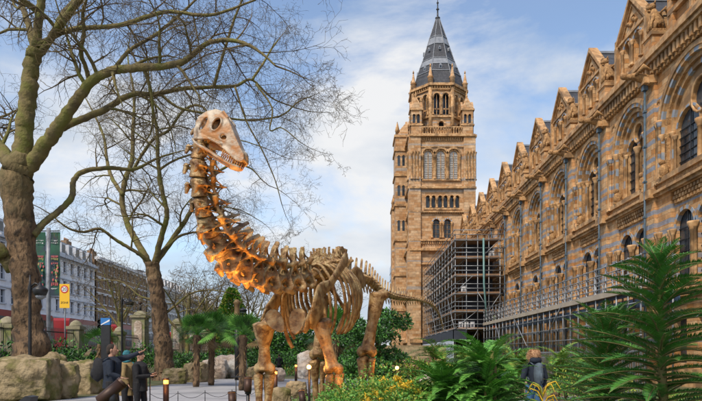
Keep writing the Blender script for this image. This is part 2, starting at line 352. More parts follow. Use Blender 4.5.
    lp = MB(); lp.panel(frm, rect(cu-hw, cu+hw, 5.1, 9.6), [], -.43, 0, glass)
    d['lower_window'] = (lw, lp)
    # chequer band over lower windows
    ch = MB(); ch.fbox(frm, cu-hw-.02, cu+hw+.02, 9.62, 10.36, -.5, -.2, trim)
    for rw in range(3):
        nn = int(2*hw/.30)
        for k in range(nn):
            u = cu-hw+.05+(k+.5*(rw % 2))*.30
            if u+.16 < cu+hw: ch.fbox(frm, u, u+.16, 9.68+rw*.23, 9.68+rw*.23+.16, -.21, -.03, trim if (k+rw) % 3 else carved)
    d['chequer'] = ch
    # strings and cornice
    sg_ = MB()
    sg_.fbox(frm, 0, pitch, 10.42, 10.58, -.1, .16, trim); sg_.fbox(frm, 0, pitch, 10.58, 10.72, -.1, .32, trim)
    d['string_course'] = sg_; sl_ = MB(); sl_.fbox(frm, 0, pitch, 4.62, 4.92, -.1, .28, trim); d['sill_course'] = sl_; sl_ = MB(); sl_.fbox(frm, 0, pitch, .0, .9, -.1, .35, trim); d['plinth'] = sl_
    co = MB(); co.fbox(frm, 0, pitch, 17.3, 17.45, -.2, .14, trim); co.fbox(frm, 0, pitch, 17.45, 18.0, -.2, .02, bluest)
    k = 0
    while k*.4 < pitch-.2:
        co.fbox(frm, k*.4+.08, k*.4+.28, 17.46, 17.98, 0, .36, trim); co.fbox(frm, k*.4+.12, k*.4+.24, 17.26, 17.46, .02, .25, carved); k += 1
    co.fbox(frm, 0, pitch, 18.0, 18.22, -.5, .48, trim); co.fbox(frm, 0, pitch, 18.22, 18.5, -.5, .62, trim); co.fbox(frm, 0, pitch, 18.5, 18.85, -.6, .40, terra)
    d['cornice'] = co
    # pier between bays with shafts
    pr = MB(); pr.fbox(frm, -.48, .48, 0, 16.9, -.05, .20, terra); pr.fbox(frm, -.62, .62, 0, 4.6, -.05, .36, terra)
    pr.fbox(frm, -.56, .56, 10.42, 10.9, .0, .52, trim); pr.fbox(frm, -.56, .56, 16.9, 17.32, -.05, .46, trim)
    for uu in (-.62, .62, -.86, .86):
        pr.column(frm, uu, 11.1, 14.6, .08, .10, trim if abs(uu) < .7 else terra); pr.column(frm, uu, 5.2, 8.4, .08, .10, trim)
    d['pier'] = pr
    for sg in (-1, 1): wall.ring(frm, cu+sg*(Rr+.1), vsp+1.75, .2, .32, .05, .05, [carved], 9)
    d['wall'] = wall
    return d
def beast(mb, c, s, m, fwd=(-1, 0, 0)):
    """seated carved beast"""
    f = Vector(fwd); c = Vector(c); up = Vector((0, 0, 1)); r = f.cross(up)
    mb.box((c.x-.38*s, c.y-.38*s, c.z), (c.x+.38*s, c.y+.38*s, c.z+.25*s), m)
    mb.tube([c+up*.3*s-f*.25*s, c+up*.7*s-f*.12*s, c+up*1.2*s+f*.1*s, c+up*1.5*s+f*.14*s], [.3*s, .34*s, .25*s, .14*s], m, 9)
    mb.ell(c+up*1.68*s+f*.2*s, (.22*s, .17*s, .2*s), m, 9); mb.tube([c+up*1.66*s+f*.25*s, c+up*1.56*s+f*.52*s], [.13*s, .07*s], m, 7)
    for sg in (-1, 1):
        mb.tube([c+up*1.15*s+f*.18*s+r*sg*.15*s, c+up*.65*s+f*.34*s+r*sg*.17*s, c+up*.28*s+f*.36*s+r*sg*.17*s], [.11*s, .08*s, .09*s], m, 7)
        mb.tube([c+up*.5*s-f*.1*s+r*sg*.24*s, c+up*.6*s+f*.18*s+r*sg*.28*s, c+up*.28*s+f*.2*s+r*sg*.28*s], [.2*s, .13*s, .1*s], m, 7)
        mb.tube([c+up*1.8*s+f*.12*s+r*sg*.1*s, c+up*2.0*s+f*.08*s+r*sg*.13*s], [.07*s, .015], m, 5)
        mb.tube([c+up*1.2*s-f*.12*s+r*sg*.15*s, c+up*1.45*s-f*.4*s+r*sg*.28*s, c+up*1.1*s-f*.55*s+r*sg*.22*s], [.05*s, .12*s, .04*s], m, 6)
CU = 2.75
d = make_bay(fr, BP, CU, 2.3, 14.65)
def gable(frm, cu, z0=18.85):
    g = MB(); hw = 1.85; ze = 21.7; za = 23.5; w = -.1
    outer = [(cu-hw, z0), (cu-hw, ze), (cu, za), (cu+hw, ze), (cu+hw, z0)]
    g.panel(frm, outer, [arch(cu-.66, .46, 19.5, 20.8), arch(cu+.66, .46, 19.5, 20.8), circ(cu, 22.25, .3)], w, .3, terra)
    g.panel(frm, rect(cu-1.2, cu+1.2, 19.4, 22.6), [], w-.3, 0, glass)
    for sg in (-1, 1):
        g.ring(frm, cu+sg*.66, 20.8, .46, .60, w+.06, .08, [trim, bluest], 9)
        for uu in (cu+sg*1.22, cu+sg*.1): g.column(frm, uu, 19.4, 20.9, w+.08, .085, trim)
        # raking coping
        a = (cu+sg*(hw+.18), ze-.05); b = (cu, za+.30); c_ = (cu, za-.0); e = (cu+sg*(hw+.18), ze-.35)
        g.slab(frm, [a, b, c_, e], w-.4, w+.22, trim)
        g.slab(frm, [(cu+sg*(hw-.25), ze-.30), (cu, za-.28), (cu, za-.40), (cu+sg*(hw-.25), ze-.42)], w, w+.1, carved)
        g.fbox(frm, min(cu+sg*hw, cu+sg*(hw+.3)), max(cu+sg*hw, cu+sg*(hw+.3)), z0, ze-.2, w-.5, w+.2, trim)
        # cheeks
        g.fbox(frm, min(cu+sg*hw, cu+sg*(hw-.2)), max(cu+sg*hw, cu+sg*(hw-.2)), z0, ze, w-3.2, w-.01, terra)
        for st in range(3):
            g.fbox(frm, min(cu+sg*(hw+.1), cu+sg*(hw+.36)), max(cu+sg*(hw+.1), cu+sg*(hw+.36)), ze-.2+st*.0, ze+.25, w-.3, w+.15, carved); break
    g.fbox(frm, cu-hw, cu+hw, z0, z0+.3, w, w+.14, trim); g.fbox(frm, cu-hw+.01, cu+hw-.01, 21.42, 21.56, w, w+.12, trim)
    for q in range(4): g.ell(Vector(frm(cu+(-.5+.33*q), 22.0+.2*(q % 2), w+.05)), (.12, .16, .14), carved, 6)
    rf = MB()
    a = [Vector(frm(cu+s_*(hw+.05), ze-.25, w_)) for s_ in (-1, 1) for w_ in (w-.35, w-5.4)]; b = [Vector(frm(cu, za-.12, w_)) for w_ in (w-.35, w-5.4)]
    rf.add([tuple(a[0]), tuple(a[1]), tuple(b[1]), tuple(b[0])], [(0,1,2,3)], slate); rf.add([tuple(a[2]), tuple(a[3]), tuple(b[1]), tuple(b[0])], [(0,1,2,3)], slate)
    rf.fbox(frm, cu-.1, cu+.1, za-.14, za+.02, w-5.4, w-.4, lead)
    return g, rf
gm, gr = gable(fr, CU)
pipe = MB(); 
pipe.tube([fr(.0, .2, .48), fr(.0, 16.7, .48)], .065, pipe_m, 8)
for k in range(8): pipe.fbox(fr, -.09, .09, 1.4+k*2.0, 1.5+k*2.0, .38, .57, pipe_m)
pipe.fbox(fr, -.13, .13, 16.65, 16.95, .35, .62, pipe_m)
gg = MB()     # projecting carved beast above each pipe
c = Vector(fr(0, 17.35, .6)); gg.tube([c+Vector((.5, 0, -.1)), c+Vector((0, 0, 0)), c+Vector((-.55, 0, .12)), c+Vector((-.95, 0, .05))], [.24, .27, .19, .16], carved, 8)
gg.ell(c+Vector((-1.05, 0, .12)), (.26, .17, .2), carved, 8); gg.tube([c+Vector((-.5, .15, .1)), c+Vector((-.2, .55, .45)), c+Vector((.2, .6, .2))], [.07, .16, .04], carved, 6); gg.tube([c+Vector((-.5, -.15, .1)), c+Vector((-.2, -.55, .45)), c+Vector((.2, -.6, .2))], [.07, .16, .04], carved, 6)
gg.fbox(fr, -.4, .4, 16.95, 17.3, .3, .7, trim)
st = MB(); st.fbox(fr, -.5, .5, 18.85, 19.6, -.6, .3, terra); st.fbox(fr, -.58, .58, 19.6, 19.78, -.68, .38, trim)
beast(st, fr(0, 19.78, -.15), 1.0, carved)
proto = {}
proto['wall_bay'] = d['wall'].build('wall_bay', wing)
tr, pn = d['window']; proto['window'] = tr.build('window', wing); pn.build('pane', proto['window'])
tr, pn = d['lower_window']; proto['lower_window'] = tr.build('lower_window', wing); pn.build('pane', proto['lower_window'])
proto['chequer_band'] = d['chequer'].build('chequer_band', wing); proto['string_course'] = d['string_course'].build('string_course', wing); proto['sill_course'] = d['sill_course'].build('sill_course', wing); proto['plinth'] = d['plinth'].build('plinth', wing)
proto['cornice'] = d['cornice'].build('cornice', wing); proto['pier'] = d['pier'].build('pier', wing)
proto['gable'] = gm.build('gable', wing); gr.build('gable_roof', proto['gable'])
proto['drainpipe'] = pipe.build('drainpipe', wing); proto['gargoyle'] = gg.build('gargoyle', wing); proto['beast_statue'] = st.build('beast_statue', wing)
for i in range(1, NB):
    for k, o in proto.items():
        c = copy_tree(o, wing); c.location = (0, BP*i, 0)
# near pavilion bay with wider arch
PW = 11.0
fp = Fr((W, Y0-PW, 0), (0, 1, 0), (-1, 0, 0)); cu = PW-3.95
dp = make_bay(fp, PW, cu, 3.2, 13.8)
dp['wall'].build('pavilion_wall', wing)
tr, pn = dp['window']; q = tr.build('pavilion_window', wing); pn.build('pane', q)
tr, pn = dp['lower_window']; q = tr.build('pavilion_lower_window', wing); pn.build('pane', q)
dp['chequer'].build('chequer_band', wing); dp['string_course'].build('string_course', wing); dp['sill_course'].build('sill_course', wing); dp['plinth'].build('plinth', wing); dp['cornice'].build('cornice', wing)
pv = MB(); pl = PW-2.2
hs = [arch(pl-1.3-k*1.75, .5, 20.3, 23.6) for k in range(5)]
pv.panel(fp, rect(0, pl, 18.85, 27), hs, .12, .45, terra)
pv.panel(fp, rect(.1, pl-.1, 19, 26.5), [], -.33, 0, glass)
for k in range(5):
    u = pl-1.3-k*1.75; pv.ring(fp, u, 23.6, .5, .72, .2, .1, [trim, bluest], 11)
    for s_ in (-1, 1): pv.column(fp, u+s_*.68, 20.2, 23.6, .24, .12, trim)
    pv.fbox(fp, u+.78, u+.98, 18.85, 26.6, .1, .34, terra)
pv.fbox(fp, 0, pl, 19.6, 19.85, .1, .36, trim); pv.fbox(fp, 0, pl+.2, 26.6, 27.1, -.2, .6, trim)
pv.fbox(fp, pl-.35, pl+.1, 18.85, 26.6, -4, .3, terra)
pv.add([fp(pl+.1, 18.85, -8), fp(pl+.1, 18.85, .1), fp(pl+.1, 27, .1), fp(pl+.1, 27, -8)], [(0,1,2,3)], terra)
pv.build('pavilion_upper_storey', wing)
# rest of the wing body: roof, near continuation, closed back
rb = MB()
rb.add([(W+1.2, Y0-.1, 18.6), (W+1.2, Y0+BP*NB, 18.6), (W+5.2, Y0+BP*NB, 23.0), (W+5.2, Y0-.1, 23.0)], [(0,1,2,3)], slate)
rb.add([(W+5.2, Y0-.1, 23.0), (W+5.2, Y0+BP*NB, 23.0), (W+9.5, Y0+BP*NB, 18.6), (W+9.5, Y0-.1, 18.6)], [(0,1,2,3)], slate)
rb.box((W+.3, Y0, 18.45), (W+1.3, Y0+BP*NB, 18.6), lead)
ncr = int(BP*NB/.5)
for k in range(ncr): rb.box((W+5.17, Y0+k*.5, 23.0), (W+5.23, Y0+k*.5+.3, 23.25), lead)
rb.build('roof', wing)
bk = MB(); bk.box((W+1.25, -4, 0), (W+10, Y0+BP*NB, 18.4), terra)
bk.box((W, -4, 0), (W+1.2, Y0-PW, 18.6), terra)
bk.build('rear_wall', wing)
# ================================================================== TOWER
TX0, TX1, TY = 9.14, 19.26, 98.0; TW = TX1-TX0
tower = thing('museum_tower', ((TX0+TX1)/2, TY+TW/2, 0), 'tall terracotta tower with octagonal top and slate spire at the end of the wing', 'tower')
def zt(y): return 1.6+(355-y)*.16333
def tower_face(frm, name):
    """u 0..TW"""
    t = MB(); U = lambda px: (px-411)*.1633
    tall = [(U(428.3), .62), (U(441), .62), (U(453.8), .62)]
    small = [U(p) for p in (428, 433.6, 440.2, 445.6, 452, 457.4)]
    two = [U(436.4), U(447.6)]
    holes = [arch(u, .92, zt(179.5), zt(154.5), 12) for u, _ in tall]+[arch(u, .33, zt(208), zt(197.5), 8) for u in small]+[arch(u, .56, zt(238), zt(222.5), 8) for u in two]
    holes += [arch(u, .5, zt(282), zt(268), 8) for u in two]+[arch(u, .5, zt(330), zt(312), 8) for u in two]
    t.panel(frm, rect(0, TW, 0, zt(135)), holes, 0, .5, terra_t, trim)
    t.panel(frm, rect(.6, TW-.6, 3, zt(137)), [], -1.2, 0, terra_t)
    for s_ in (0, 1):
        a, b = (-.36, 1.55) if s_ == 0 else (TW-1.55, TW+.36)
        t.fbox(frm, a, b, 0, zt(136), -.02, .38, terra_t); t.fbox(frm, a-(.24 if s_ == 0 else 0), b+(.24 if s_ else 0), 0, zt(250), -.02, .62, terra_t)
        for k in range(3): t.column(frm, (a+b)/2-.5+k*.5, zt(180), zt(152), .42, .14, trim)
    for y, h, w in ((188, .35, .55), (212, .25, .4), (240.5, .25, .4), (147, .15, .2), (250, .4, .75), (300, .3, .7), (264, .2, .3), (341, .6, .9)):
        t.fbox(frm, -.25, TW+.25, zt(y)-h/2, zt(y)+h/2, -.02, w, trim)
    k = 0
    while .9+k*.38 < TW-1.7:
        u = 1.65+k*.36; 
        if u < TW-1.8:
            t.fbox(frm, u, u+.18, zt(213.8), zt(212.4), 0, .28, carved); t.fbox(frm, u, u+.18, zt(244), zt(241), 0, .25, trim); t.fbox(frm, u, u+.2, zt(141), zt(137.5), 0, .2, carved)
        k += 1
    for u, r in tall:
        t.ring(frm, u, zt(154.5), .92, 1.2, .16, .16, [trim], 13); t.ring(frm, u, zt(154.5), .66, .93, -.12, .3, [trim, carved], 11, zt(179.5))
        for s_ in (-1, 1): t.column(frm, u+s_*.96, zt(179.5), zt(154.5), .12, .16, trim)
        t.fbox(frm, u-1.05, u+1.05, zt(181), zt(179.5), -.5, .3, trim)
    for u in small: t.ring(frm, u, zt(197.5), .33, .46, .1, .1, [trim], 9)
    for i in range(5): t.column(frm, (small[i]+small[i+1])/2, zt(208), zt(197.5), .08, .14, trim)
    t.fbox(frm, small[0]-.7, small[-1]+.7, zt(210), zt(208.2), 0, .25, trim)
    for u in two: 
        t.ring(frm, u, zt(222.5), .56, .78, .1, .1, [trim, bluest], 11); t.column(frm, u-.7, zt(238), zt(222.5), .1, .13, trim); t.column(frm, u+.7, zt(238), zt(222.5), .1, .13, trim)
        t.ring(frm, u, zt(268), .5, .7, .1, .1, [trim], 11)
    o = t.build(name, tower)
    for u, r in tall:
        w = MB(); 
        w.panel(frm, arch(u, .68, zt(179.5), zt(154.5)), [], -.42, 0, louvre); 
        for q in range(14): w.fbox(frm, u-.62, u+.62, zt(179)+q*.3, zt(179)+q*.3+.07, -.42, -.30, louvre)
        w.fbox(frm, u-.04, u+.04, zt(179.5), zt(152), -.42, -.2, trim); w.build('louvred_window', tower)
    for u in two:
        w = MB(); w.panel(frm, arch(u, .6, zt(238), zt(222.5)), [], -.5, 0, glass); bars(w, frm, u, .56, zt(238), zt(222.5), -.48, trim, 3); w.build('window', tower)
        for yb, ys in ((282, 268), (330, 312)):
            w = MB(); w.panel(frm, arch(u, .55, zt(yb), zt(ys)), [], -.5, 0, glass); bars(w, frm, u, .5, zt(yb), zt(ys), -.48, trim, 2); w.build('window', tower)
    w = MB()
    for u in small: w.panel(frm, arch(u, .36, zt(208), zt(197.5)), [], -.5, 0, glass)
    w.build('arcade_window', tower)
    # parapet balustrade
    b = MB(); b.fbox(frm, 1.75, TW-1.75, zt(136), zt(134), -.3, .35, trim); b.fbox(frm, 1.75, TW-1.75, zt(128), zt(126.8), -.2, .25, trim)
    k = 0
    while 1.85+k*.42 < TW-1.95: b.column(frm, 1.95+k*.42, zt(134), zt(128), .05, .1, trim, 6); k += 1
    b.fbox(frm, -.3, TW+.3, zt(137.2), zt(135), -.3, .6, trim)
    b.build('balustrade', tower)
faces = [Fr((TX0, TY, 0), (1, 0, 0), (0, -1, 0)), Fr((TX0, TY+TW, 0), (0, -1, 0), (-1, 0, 0)), Fr((TX1, TY, 0), (0, 1, 0), (1, 0, 0))]
for f_ in faces: tower_face(f_, 'tower_wall')
core = MB(); core.box((TX0+.9, TY+.9, 0), (TX1-.9, TY+TW, zt(136)), terra_t); core.box((TX0-.2, TY-.2, zt(136)), (TX1+.2, TY+TW+.2, zt(135.2)), trim); core.build('tower_core', tower)
for cx_, cy_ in ((TX0, TY), (TX1-1.75, TY), (TX0, TY+TW-1.75), (TX1-1.75, TY+TW-1.75)):
    a = MB(); z0, z1 = zt(135), zt(109)
    for f_ in (Fr((cx_, cy_, 0), (1,0,0), (0,-1,0)), Fr((cx_, cy_+1.75, 0), (0,-1,0), (-1,0,0)), Fr((cx_+1.75, cy_, 0), (0,1,0), (1,0,0)), Fr((cx_+1.75, cy_+1.75, 0), (-1,0,0), (0,1,0))):
        a.panel(f_, rect(0, 1.75, z0, z1), [arch(.5, .22, z0+1.9, z0+3.2, 6), arch(1.22, .22, z0+1.9, z0+3.2, 6)], .1, .3, terra_t)
        a.panel(f_, rect(.2, 1.5, z0+1.5, z1-.2), [], -.25, 0, glass)
        a.column(f_, .86, z0+1.8, z0+3.3, .12, .1, trim, 6); a.fbox(f_, -.2, 1.95, z0+1.5, z0+1.75, 0, .22, trim); a.fbox(f_, -.2, 1.95, z1-.25, z1, 0, .25, trim)
        a.slab(f_, [(-.1, z1), (.87, z1+1.5), (1.85, z1)], -.2, .15, terra_t)
    c = (cx_+.875, cy_+.875)
    v = [(c[0]-1, c[1]-1, z1), (c[0]+1, c[1]-1, z1), (c[0]+1, c[1]+1, z1), (c[0]-1, c[1]+1, z1), (c[0], c[1], z1+2.6)]
    a.add(v, [(0,1,4), (1,2,4), (2,3,4), (3,0,4)], terra_t); a.lathe((c[0], c[1], z1+2.2), [(.16, 0), (.2, .3), (.08, .5), (.12, .7), (.02, 1.1)], trim, 6)
    a.build('corner_turret', tower)
# octagon
oc = Vector(((TX0+TX1)/2, TY+TW/2)); ap = 4.35; sd_ = 2*ap*math.tan(math.pi/8); zo0, zo1 = zt(135), zt(84)
og = MB()
for k in range(8):
    a = k*math.pi/4; n = Vector((math.sin(a), -math.cos(a), 0)); U = Vector((math.cos(a), math.sin(a), 0))
    o = Vector((oc.x, oc.y, 0))+n*ap-U*sd_/2; f_ = Fr(o, U, n)
    zs, zb = zt(94), zt(113)
    og.panel(f_, rect(0, sd_, zo0, zo1), [arch(sd_/2-.75, .48, zb, zs, 10), arch(sd_/2+.75, .48, zb, zs, 10), arch(sd_/2, .42, zt(128), zt(122), 8)], 0, .5, terra_t)
    for s_ in (-1, 1):
        og.ring(f_, sd_/2+s_*.75, zs, .48, .7, .1, .1, [trim], 11)
        og.fbox(f_, sd_/2+s_*.75-.05, sd_/2+s_*.75+.05, zb, zs+.3, -.4, -.2, trim); og.fbox(f_, sd_/2+s_*.75-.5, sd_/2+s_*.75+.5, (zb+zs)/2-.6, (zb+zs)/2-.4, -.4, -.2, trim)
        og.column(f_, sd_/2+s_*1.35, zb, zs, .12, .12, trim)
    og.column(f_, sd_/2, zb, zs, .12, .15, trim); og.ring(f_, sd_/2, zt(122), .42, .7, .1, .1, [trim], 9)
    og.fbox(f_, -.1, sd_+.1, zb-.5, zb-.15, -.1, .3, trim); og.fbox(f_, -.1, sd_+.1, zt(88), zt(87), -.1, .25, trim)
    for q in range(8): og.fbox(f_, .15+q*.43, .38+q*.43, zt(86.6), zt(84.5), 0, .3, carved)
    og.fbox(f_, -.25, sd_+.25, zt(84.3), zt(81.8), -.2, .5, trim)
    c = o+Vector((0, 0, 0))
    og.tube([(c.x, c.y, zo0), (c.x, c.y, zt(82))], .32, trim, 8)
    og.panel(f_, rect(.05, sd_-.05, zo0, zo1), [], -1.0, 0, glass)
    pn_ = Vector((c.x, c.y, zt(82)))
    pm = MB(); pm.lathe(pn_, [(.42, 0), (.42, 1.0), (.55, 1.15), (.36, 1.3), (.06, 3.0)], terra_t, 8); pm.lathe(pn_+Vector((0,0,2.9)), [(.14, 0), (.16, .15), (.03, .5)], trim, 6); pm.build('pinnacle', tower)
og.build('octagon_storey', tower)
sp_ = MB(); zc = lambda y: 1.6+(355-y)*.1717
prof = [(4.3, zt(82)), (3.65, zc(80)), (3.15, zc(72)), (2.7, zc(65)), (1.85, zc(48.5)), (1.42, zc(40)), (.6, zc(25)), (.32, zc(19.5))]
def octring(r, z): return [(oc.x+r/math.cos(math.pi/8)*math.cos(math.pi/8+k*math.pi/4), oc.y+r/math.cos(math.pi/8)*math.sin(math.pi/8+k*math.pi/4), z) for k in range(8)]
for i in range(len(prof)-1):
    v = octring(*prof[i])+octring(*prof[i+1])
    sp_.add(v, [(k, (k+1) % 8, 8+(k+1) % 8, 8+k) for k in range(8)], lead if i in (2, 4) else slate)
for r, z in (prof[2], prof[3], prof[4], prof[5], prof[1]): sp_.tube(octring(r+.04, z)+[octring(r+.04, z)[0]], .09, lead, 5, False)
for k in range(8): sp_.tube([octring(r+.03, z)[k] for r, z in prof], .07, lead, 5)
so = sp_.build('spire', tower)
for zz, rr, yy in ((zc(76), 3.3, .5), (zc(55), 2.25, .35)):
    for k in range(8):
        lu = MB()
        a = k*math.pi/4; n = Vector((math.sin(a), -math.cos(a), 0)); U = Vector((math.cos(a), math.sin(a), 0)); f_ = Fr(Vector((oc.x, oc.y, 0))+n*rr, U, n)
        lu.slab(f_, [(-yy/2, zz-yy*.6), (-yy/2, zz+yy*.5), (0, zz+yy*1.3), (yy/2, zz+yy*.5), (yy/2, zz-yy*.6)], -.4, .25, lead); lu.panel(f_, rect(-yy*.3, yy*.3, zz-yy*.4, zz+yy*.4), [], .26, 0, glass)
        lu.build('lucarne', so)
fn = MB(); fn.lathe((oc.x, oc.y, zc(19.5)), [(.4, 0), (.45, .3), (.15, .5), (.12, 1.6), (.3, 1.75), (.12, 1.95), (.09, 2.7), (.22, 2.85), (.07, 3.1), (.05, 3.6), (.18, 3.7), (.3, 3.95), (.18, 4.2), (.02, 4.9)], black, 8)
fn.build('finial', so)
# stair turret to the left, and side pinnacles
stt = MB(); x0, x1, y0_, y1_ = 7.0, 9.2, 104.0, 108.6
stt.box((x0, y0_, 0), (x1, y1_, 1.6+(355-136)*.1733), terra_t)
for y in (136, 150, 175, 205, 240, 275, 310): stt.box((x0-.2, y0_-.2, 1.6+(355-y)*.1733-.2), (x1, y1_+.2, 1.6+(355-y)*.1733+.2), trim)
f_ = Fr((x0, y0_, 0), (1,0,0), (0,-1,0))
for y in (160, 190, 225): 
    for u in (.6, 1.4): stt.panel(f_, arch(u, .22, 1.6+(355-y)*.1733-1, 1.6+(355-y)*.1733+.6, 8), [], .012, 0, glass); stt.ring(f_, u, 1.6+(355-y)*.1733+.6, .22, .34, .08, .08, [trim], 7)
z = 1.6+(355-136)*.1733+.2
v = [(x0, y0_, z), (x1, y0_, z), (x1, y1_, z), (x0, y1_, z), (x1, y0_+1, z+2.8), (x1, y1_-1, z+2.8)]
stt.add(v, [(0,1,4), (1,2,5,4), (2,3,5), (3,0,4,5)], terra_t); stt.lathe((x0+.35, y0_+.35, z), [(.35, 0), (.35, .7), (.45, .8), (.04, 2.4)], trim, 6)
# lower, broader buttress block left of the stair turret
stt.box((6.6, 107.0, 0), (7.3, 110.5, 27.5), terra_t); stt.box((6.45, 106.8, 27.5), (7.3, 110.6, 27.9), trim); stt.lathe((6.9, 107.5, 27.9), [(.4, 0), (.4, .8), (.5, .9), (.04, 2.4)], trim, 6)
stt.build('stair_turret', tower)
# far glass office block seen beside the tower
gb = thing('glass_office_block', (14.5, 235, 0), 'distant blue glass office block, just a sliver left of the museum tower', 'building')
g = MB(); g.box((14.2, 230, 0), (22, 245, 37), mat('blue_glazing', (.10, .22, .38), (.18, .32, .48), .4, .2)); g.build('glazing', gb)
g = MB()
for k in range(13): g.box((14.1, 229.9, 2.8*k+.5), (22.1, 245.1, 2.8*k+.8), lead)
for k in range(5): g.box((14.1+k*1.9, 229.85, 0), (14.25+k*1.9, 230, 37), lead)
g.build('mullion_grid', gb)
# ================================================================== SCAFFOLD
SX0, SX1, SY0, SY1 = 11.2, 16.2, 67.0, 97.0
levels = [4.5+2.0*k for k in range(6)]
sc = thing('scaffolding', (SX0, SY0, 0), 'tall grey tube scaffolding with plank decks against the wing in front of the tower', 'scaffolding')
def proto_tube(name, a, b, r, parent, m=steel, n=6):
    mb = MB(); mb.tube([a, b], r, m, n); return mb.build(name, parent)
def dupe(o, parent, delta):
    c = o.copy(); scene.collection.objects.link(c); c.parent = parent; c.location = Vector(o.location)+Vector(delta); return c
xs = [SX0, SX0+1.25, SX0+2.5, SX0+3.75, SX1]
p = proto_tube('upright', (SX0, SY0, 0), (SX0, SY0, 15.0), .055, sc)
ny = 12; dy = (SY1-SY0)/ny
for i, x in enumerate(xs):
    for j in range(ny+1):
        if i == 0 and j == 0: continue
        if i in (0, 1) or j == 0 or (i == 4 and j % 3 == 0): dupe(p, sc, (x-SX0, j*dy, 0))
px_ = proto_tube('cross_tube', (SX0-.25, SY0, 4.5), (SX1+.3, SY0, 4.5), .045, sc)
first = True
for z in levels:
    for k, dz in enumerate((0, .55, 1.05)):
        if not (z == 4.5 and k == 0): dupe(px_, sc, (0, -.06, z-4.5+dz-(.08 if k == 0 else 0)))
    for j in (2, 4, 6, 8, 10): dupe(px_, sc, (0, j*dy, z-4.5-.08))
pl_ = proto_tube('side_tube', (SX0-.06, SY0-.2, 4.5), (SX0-.06, SY1, 4.5), .045, sc)
for z in levels:
    for k, dz in enumerate((0, .55, 1.05)):
        if not (z == 4.5 and k == 0): dupe(pl_, sc, (0, 0, z-4.5+dz-(.08 if k == 0 else 0)))
    dupe(pl_, sc, (1.31, 0, z-4.5-.08))
dk = MB(); dk.box((SX0+.05, SY0, 4.5), (SX1, SY1, 4.56), plank)
dk.box((SX0+.0, SY0-.02, 4.56), (SX1, SY0+.03, 4.67), plank); dk.box((SX0+.0, SY0+.03, 4.56), (SX0+.04, SY1, 4.72), plank)
dko = dk.build('deck', sc)
for z in levels[1:]: dupe(dko, sc, (0, 0, z-4.5))
random.seed(5)
for a, b in (((SX0, SY0-.1, 4.6), (SX0+2.5, SY0-.1, 6.6)), ((SX1, SY0-.1, 4.6), (SX1-1.25, SY0-.1, 6.6)), ((SX0, SY0-.1, 8.6), (SX0+1.9, SY0-.1, 10.4)), ((SX0+3.75, SY0-.1, 6.6), (SX1, SY0-.1, 8.4)),
             ((SX0+2.5, SY0-.1, 8.6), (SX0+3.75, SY0-.1, 6.6)), ((SX0+3, SY0-.1, 12.6), (SX1, SY0-.1, 14.5)), ((SX0, SY0-.1, 0), (SX0+2.5, SY0-.1, 4.4))): proto_tube('brace', a, b, .045, sc)
for j in range(0, 12, 3): proto_tube('brace', (SX0-.12, SY0+j*dy, 4.6), (SX0-.12, SY0+(j+2)*dy, 8.5), .04, sc); proto_tube('brace', (SX0-.12, SY0+(j+2)*dy, 8.6), (SX0-.12, SY0+j*dy, 12.5), .04, sc)
hz = MB(); hz.box((SX0-.3, SY0-.3, 3.3), (SX0-.22, SY1, 4.35), debris); hz.box((SX0-.3, SY0-.3, 3.3), (SX0+1.2, SY0-.22, 4.35), debris); hz.build('dark_fascia', sc)
hw_ = MB(); hw_.box((SX0-.28, SY0-.2, 0), (SX0-.2, SY1, 3.28), mat('hoarding_white', (.55, .62, .72), (.45, .52, .62), .6, .6)); 
rg = random.Random(3)
for row in range(3):
    y = SY0+1
    while y < SY1-2:
        l = rg.uniform(.5, 1.6); hw_.box((SX0-.292, y, 2.5-row*.45), (SX0-.282, y+l, 2.66-row*.45), pipe_m); y += l+rg.uniform(.3, .8)
hw_.build('hoarding', sc)
rs = MB()                                    # hoist pipe down the front
rs.tube([(SX0+3.1, SY0-.25, 14.6), (SX0+3.15, SY0-.25, 9.5), (SX0+3.5, SY0-.3, 5.0)], .11, mat('hoist_teal', (.10, .22, .22), (.16, .30, .30), 3, .5), 8); rs.build('rubbish_chute', sc)
tp = MB()                                    # dark sheets added behind the front bay, standing in for interior shade
for z in levels[0:5]: tp.box((SX0+1.4, SY0+2.3, z+.1), (SX1-.3, SY0+2.36, z+1.85), debris)
tp.build('interior_shade_sheet', sc)
for k, (x, z) in enumerate(((11.7, 4.57), (12.35, 4.57), (13.0, 4.57), (15.2, 12.57), (12.0, 8.57))):
    q = MB(); q.box((x, SY0+.5, z), (x+.45, SY0+.9, z+.75), white); q.box((x-.03, SY0+.47, z+.75), (x+.48, SY0+.93, z+.82), lead)
    q.box((x+.1, SY0+.485, z+.2), (x+.35, SY0+.5, z+.5), lead)
    tag(q.build('material_sack', None, (x, SY0+.5, z)), ['white builders\' bag at the left corner of the lowest scaffold deck', 'white builders\' bag second from the left on the lowest scaffold deck', 'white builders\' bag third from the left on the lowest scaffold deck', 'white builders\' bag on the highest scaffold deck by the wall', 'white builders\' bag alone on a middle scaffold deck'][k], 'bag', 'white bags on the scaffold decks')
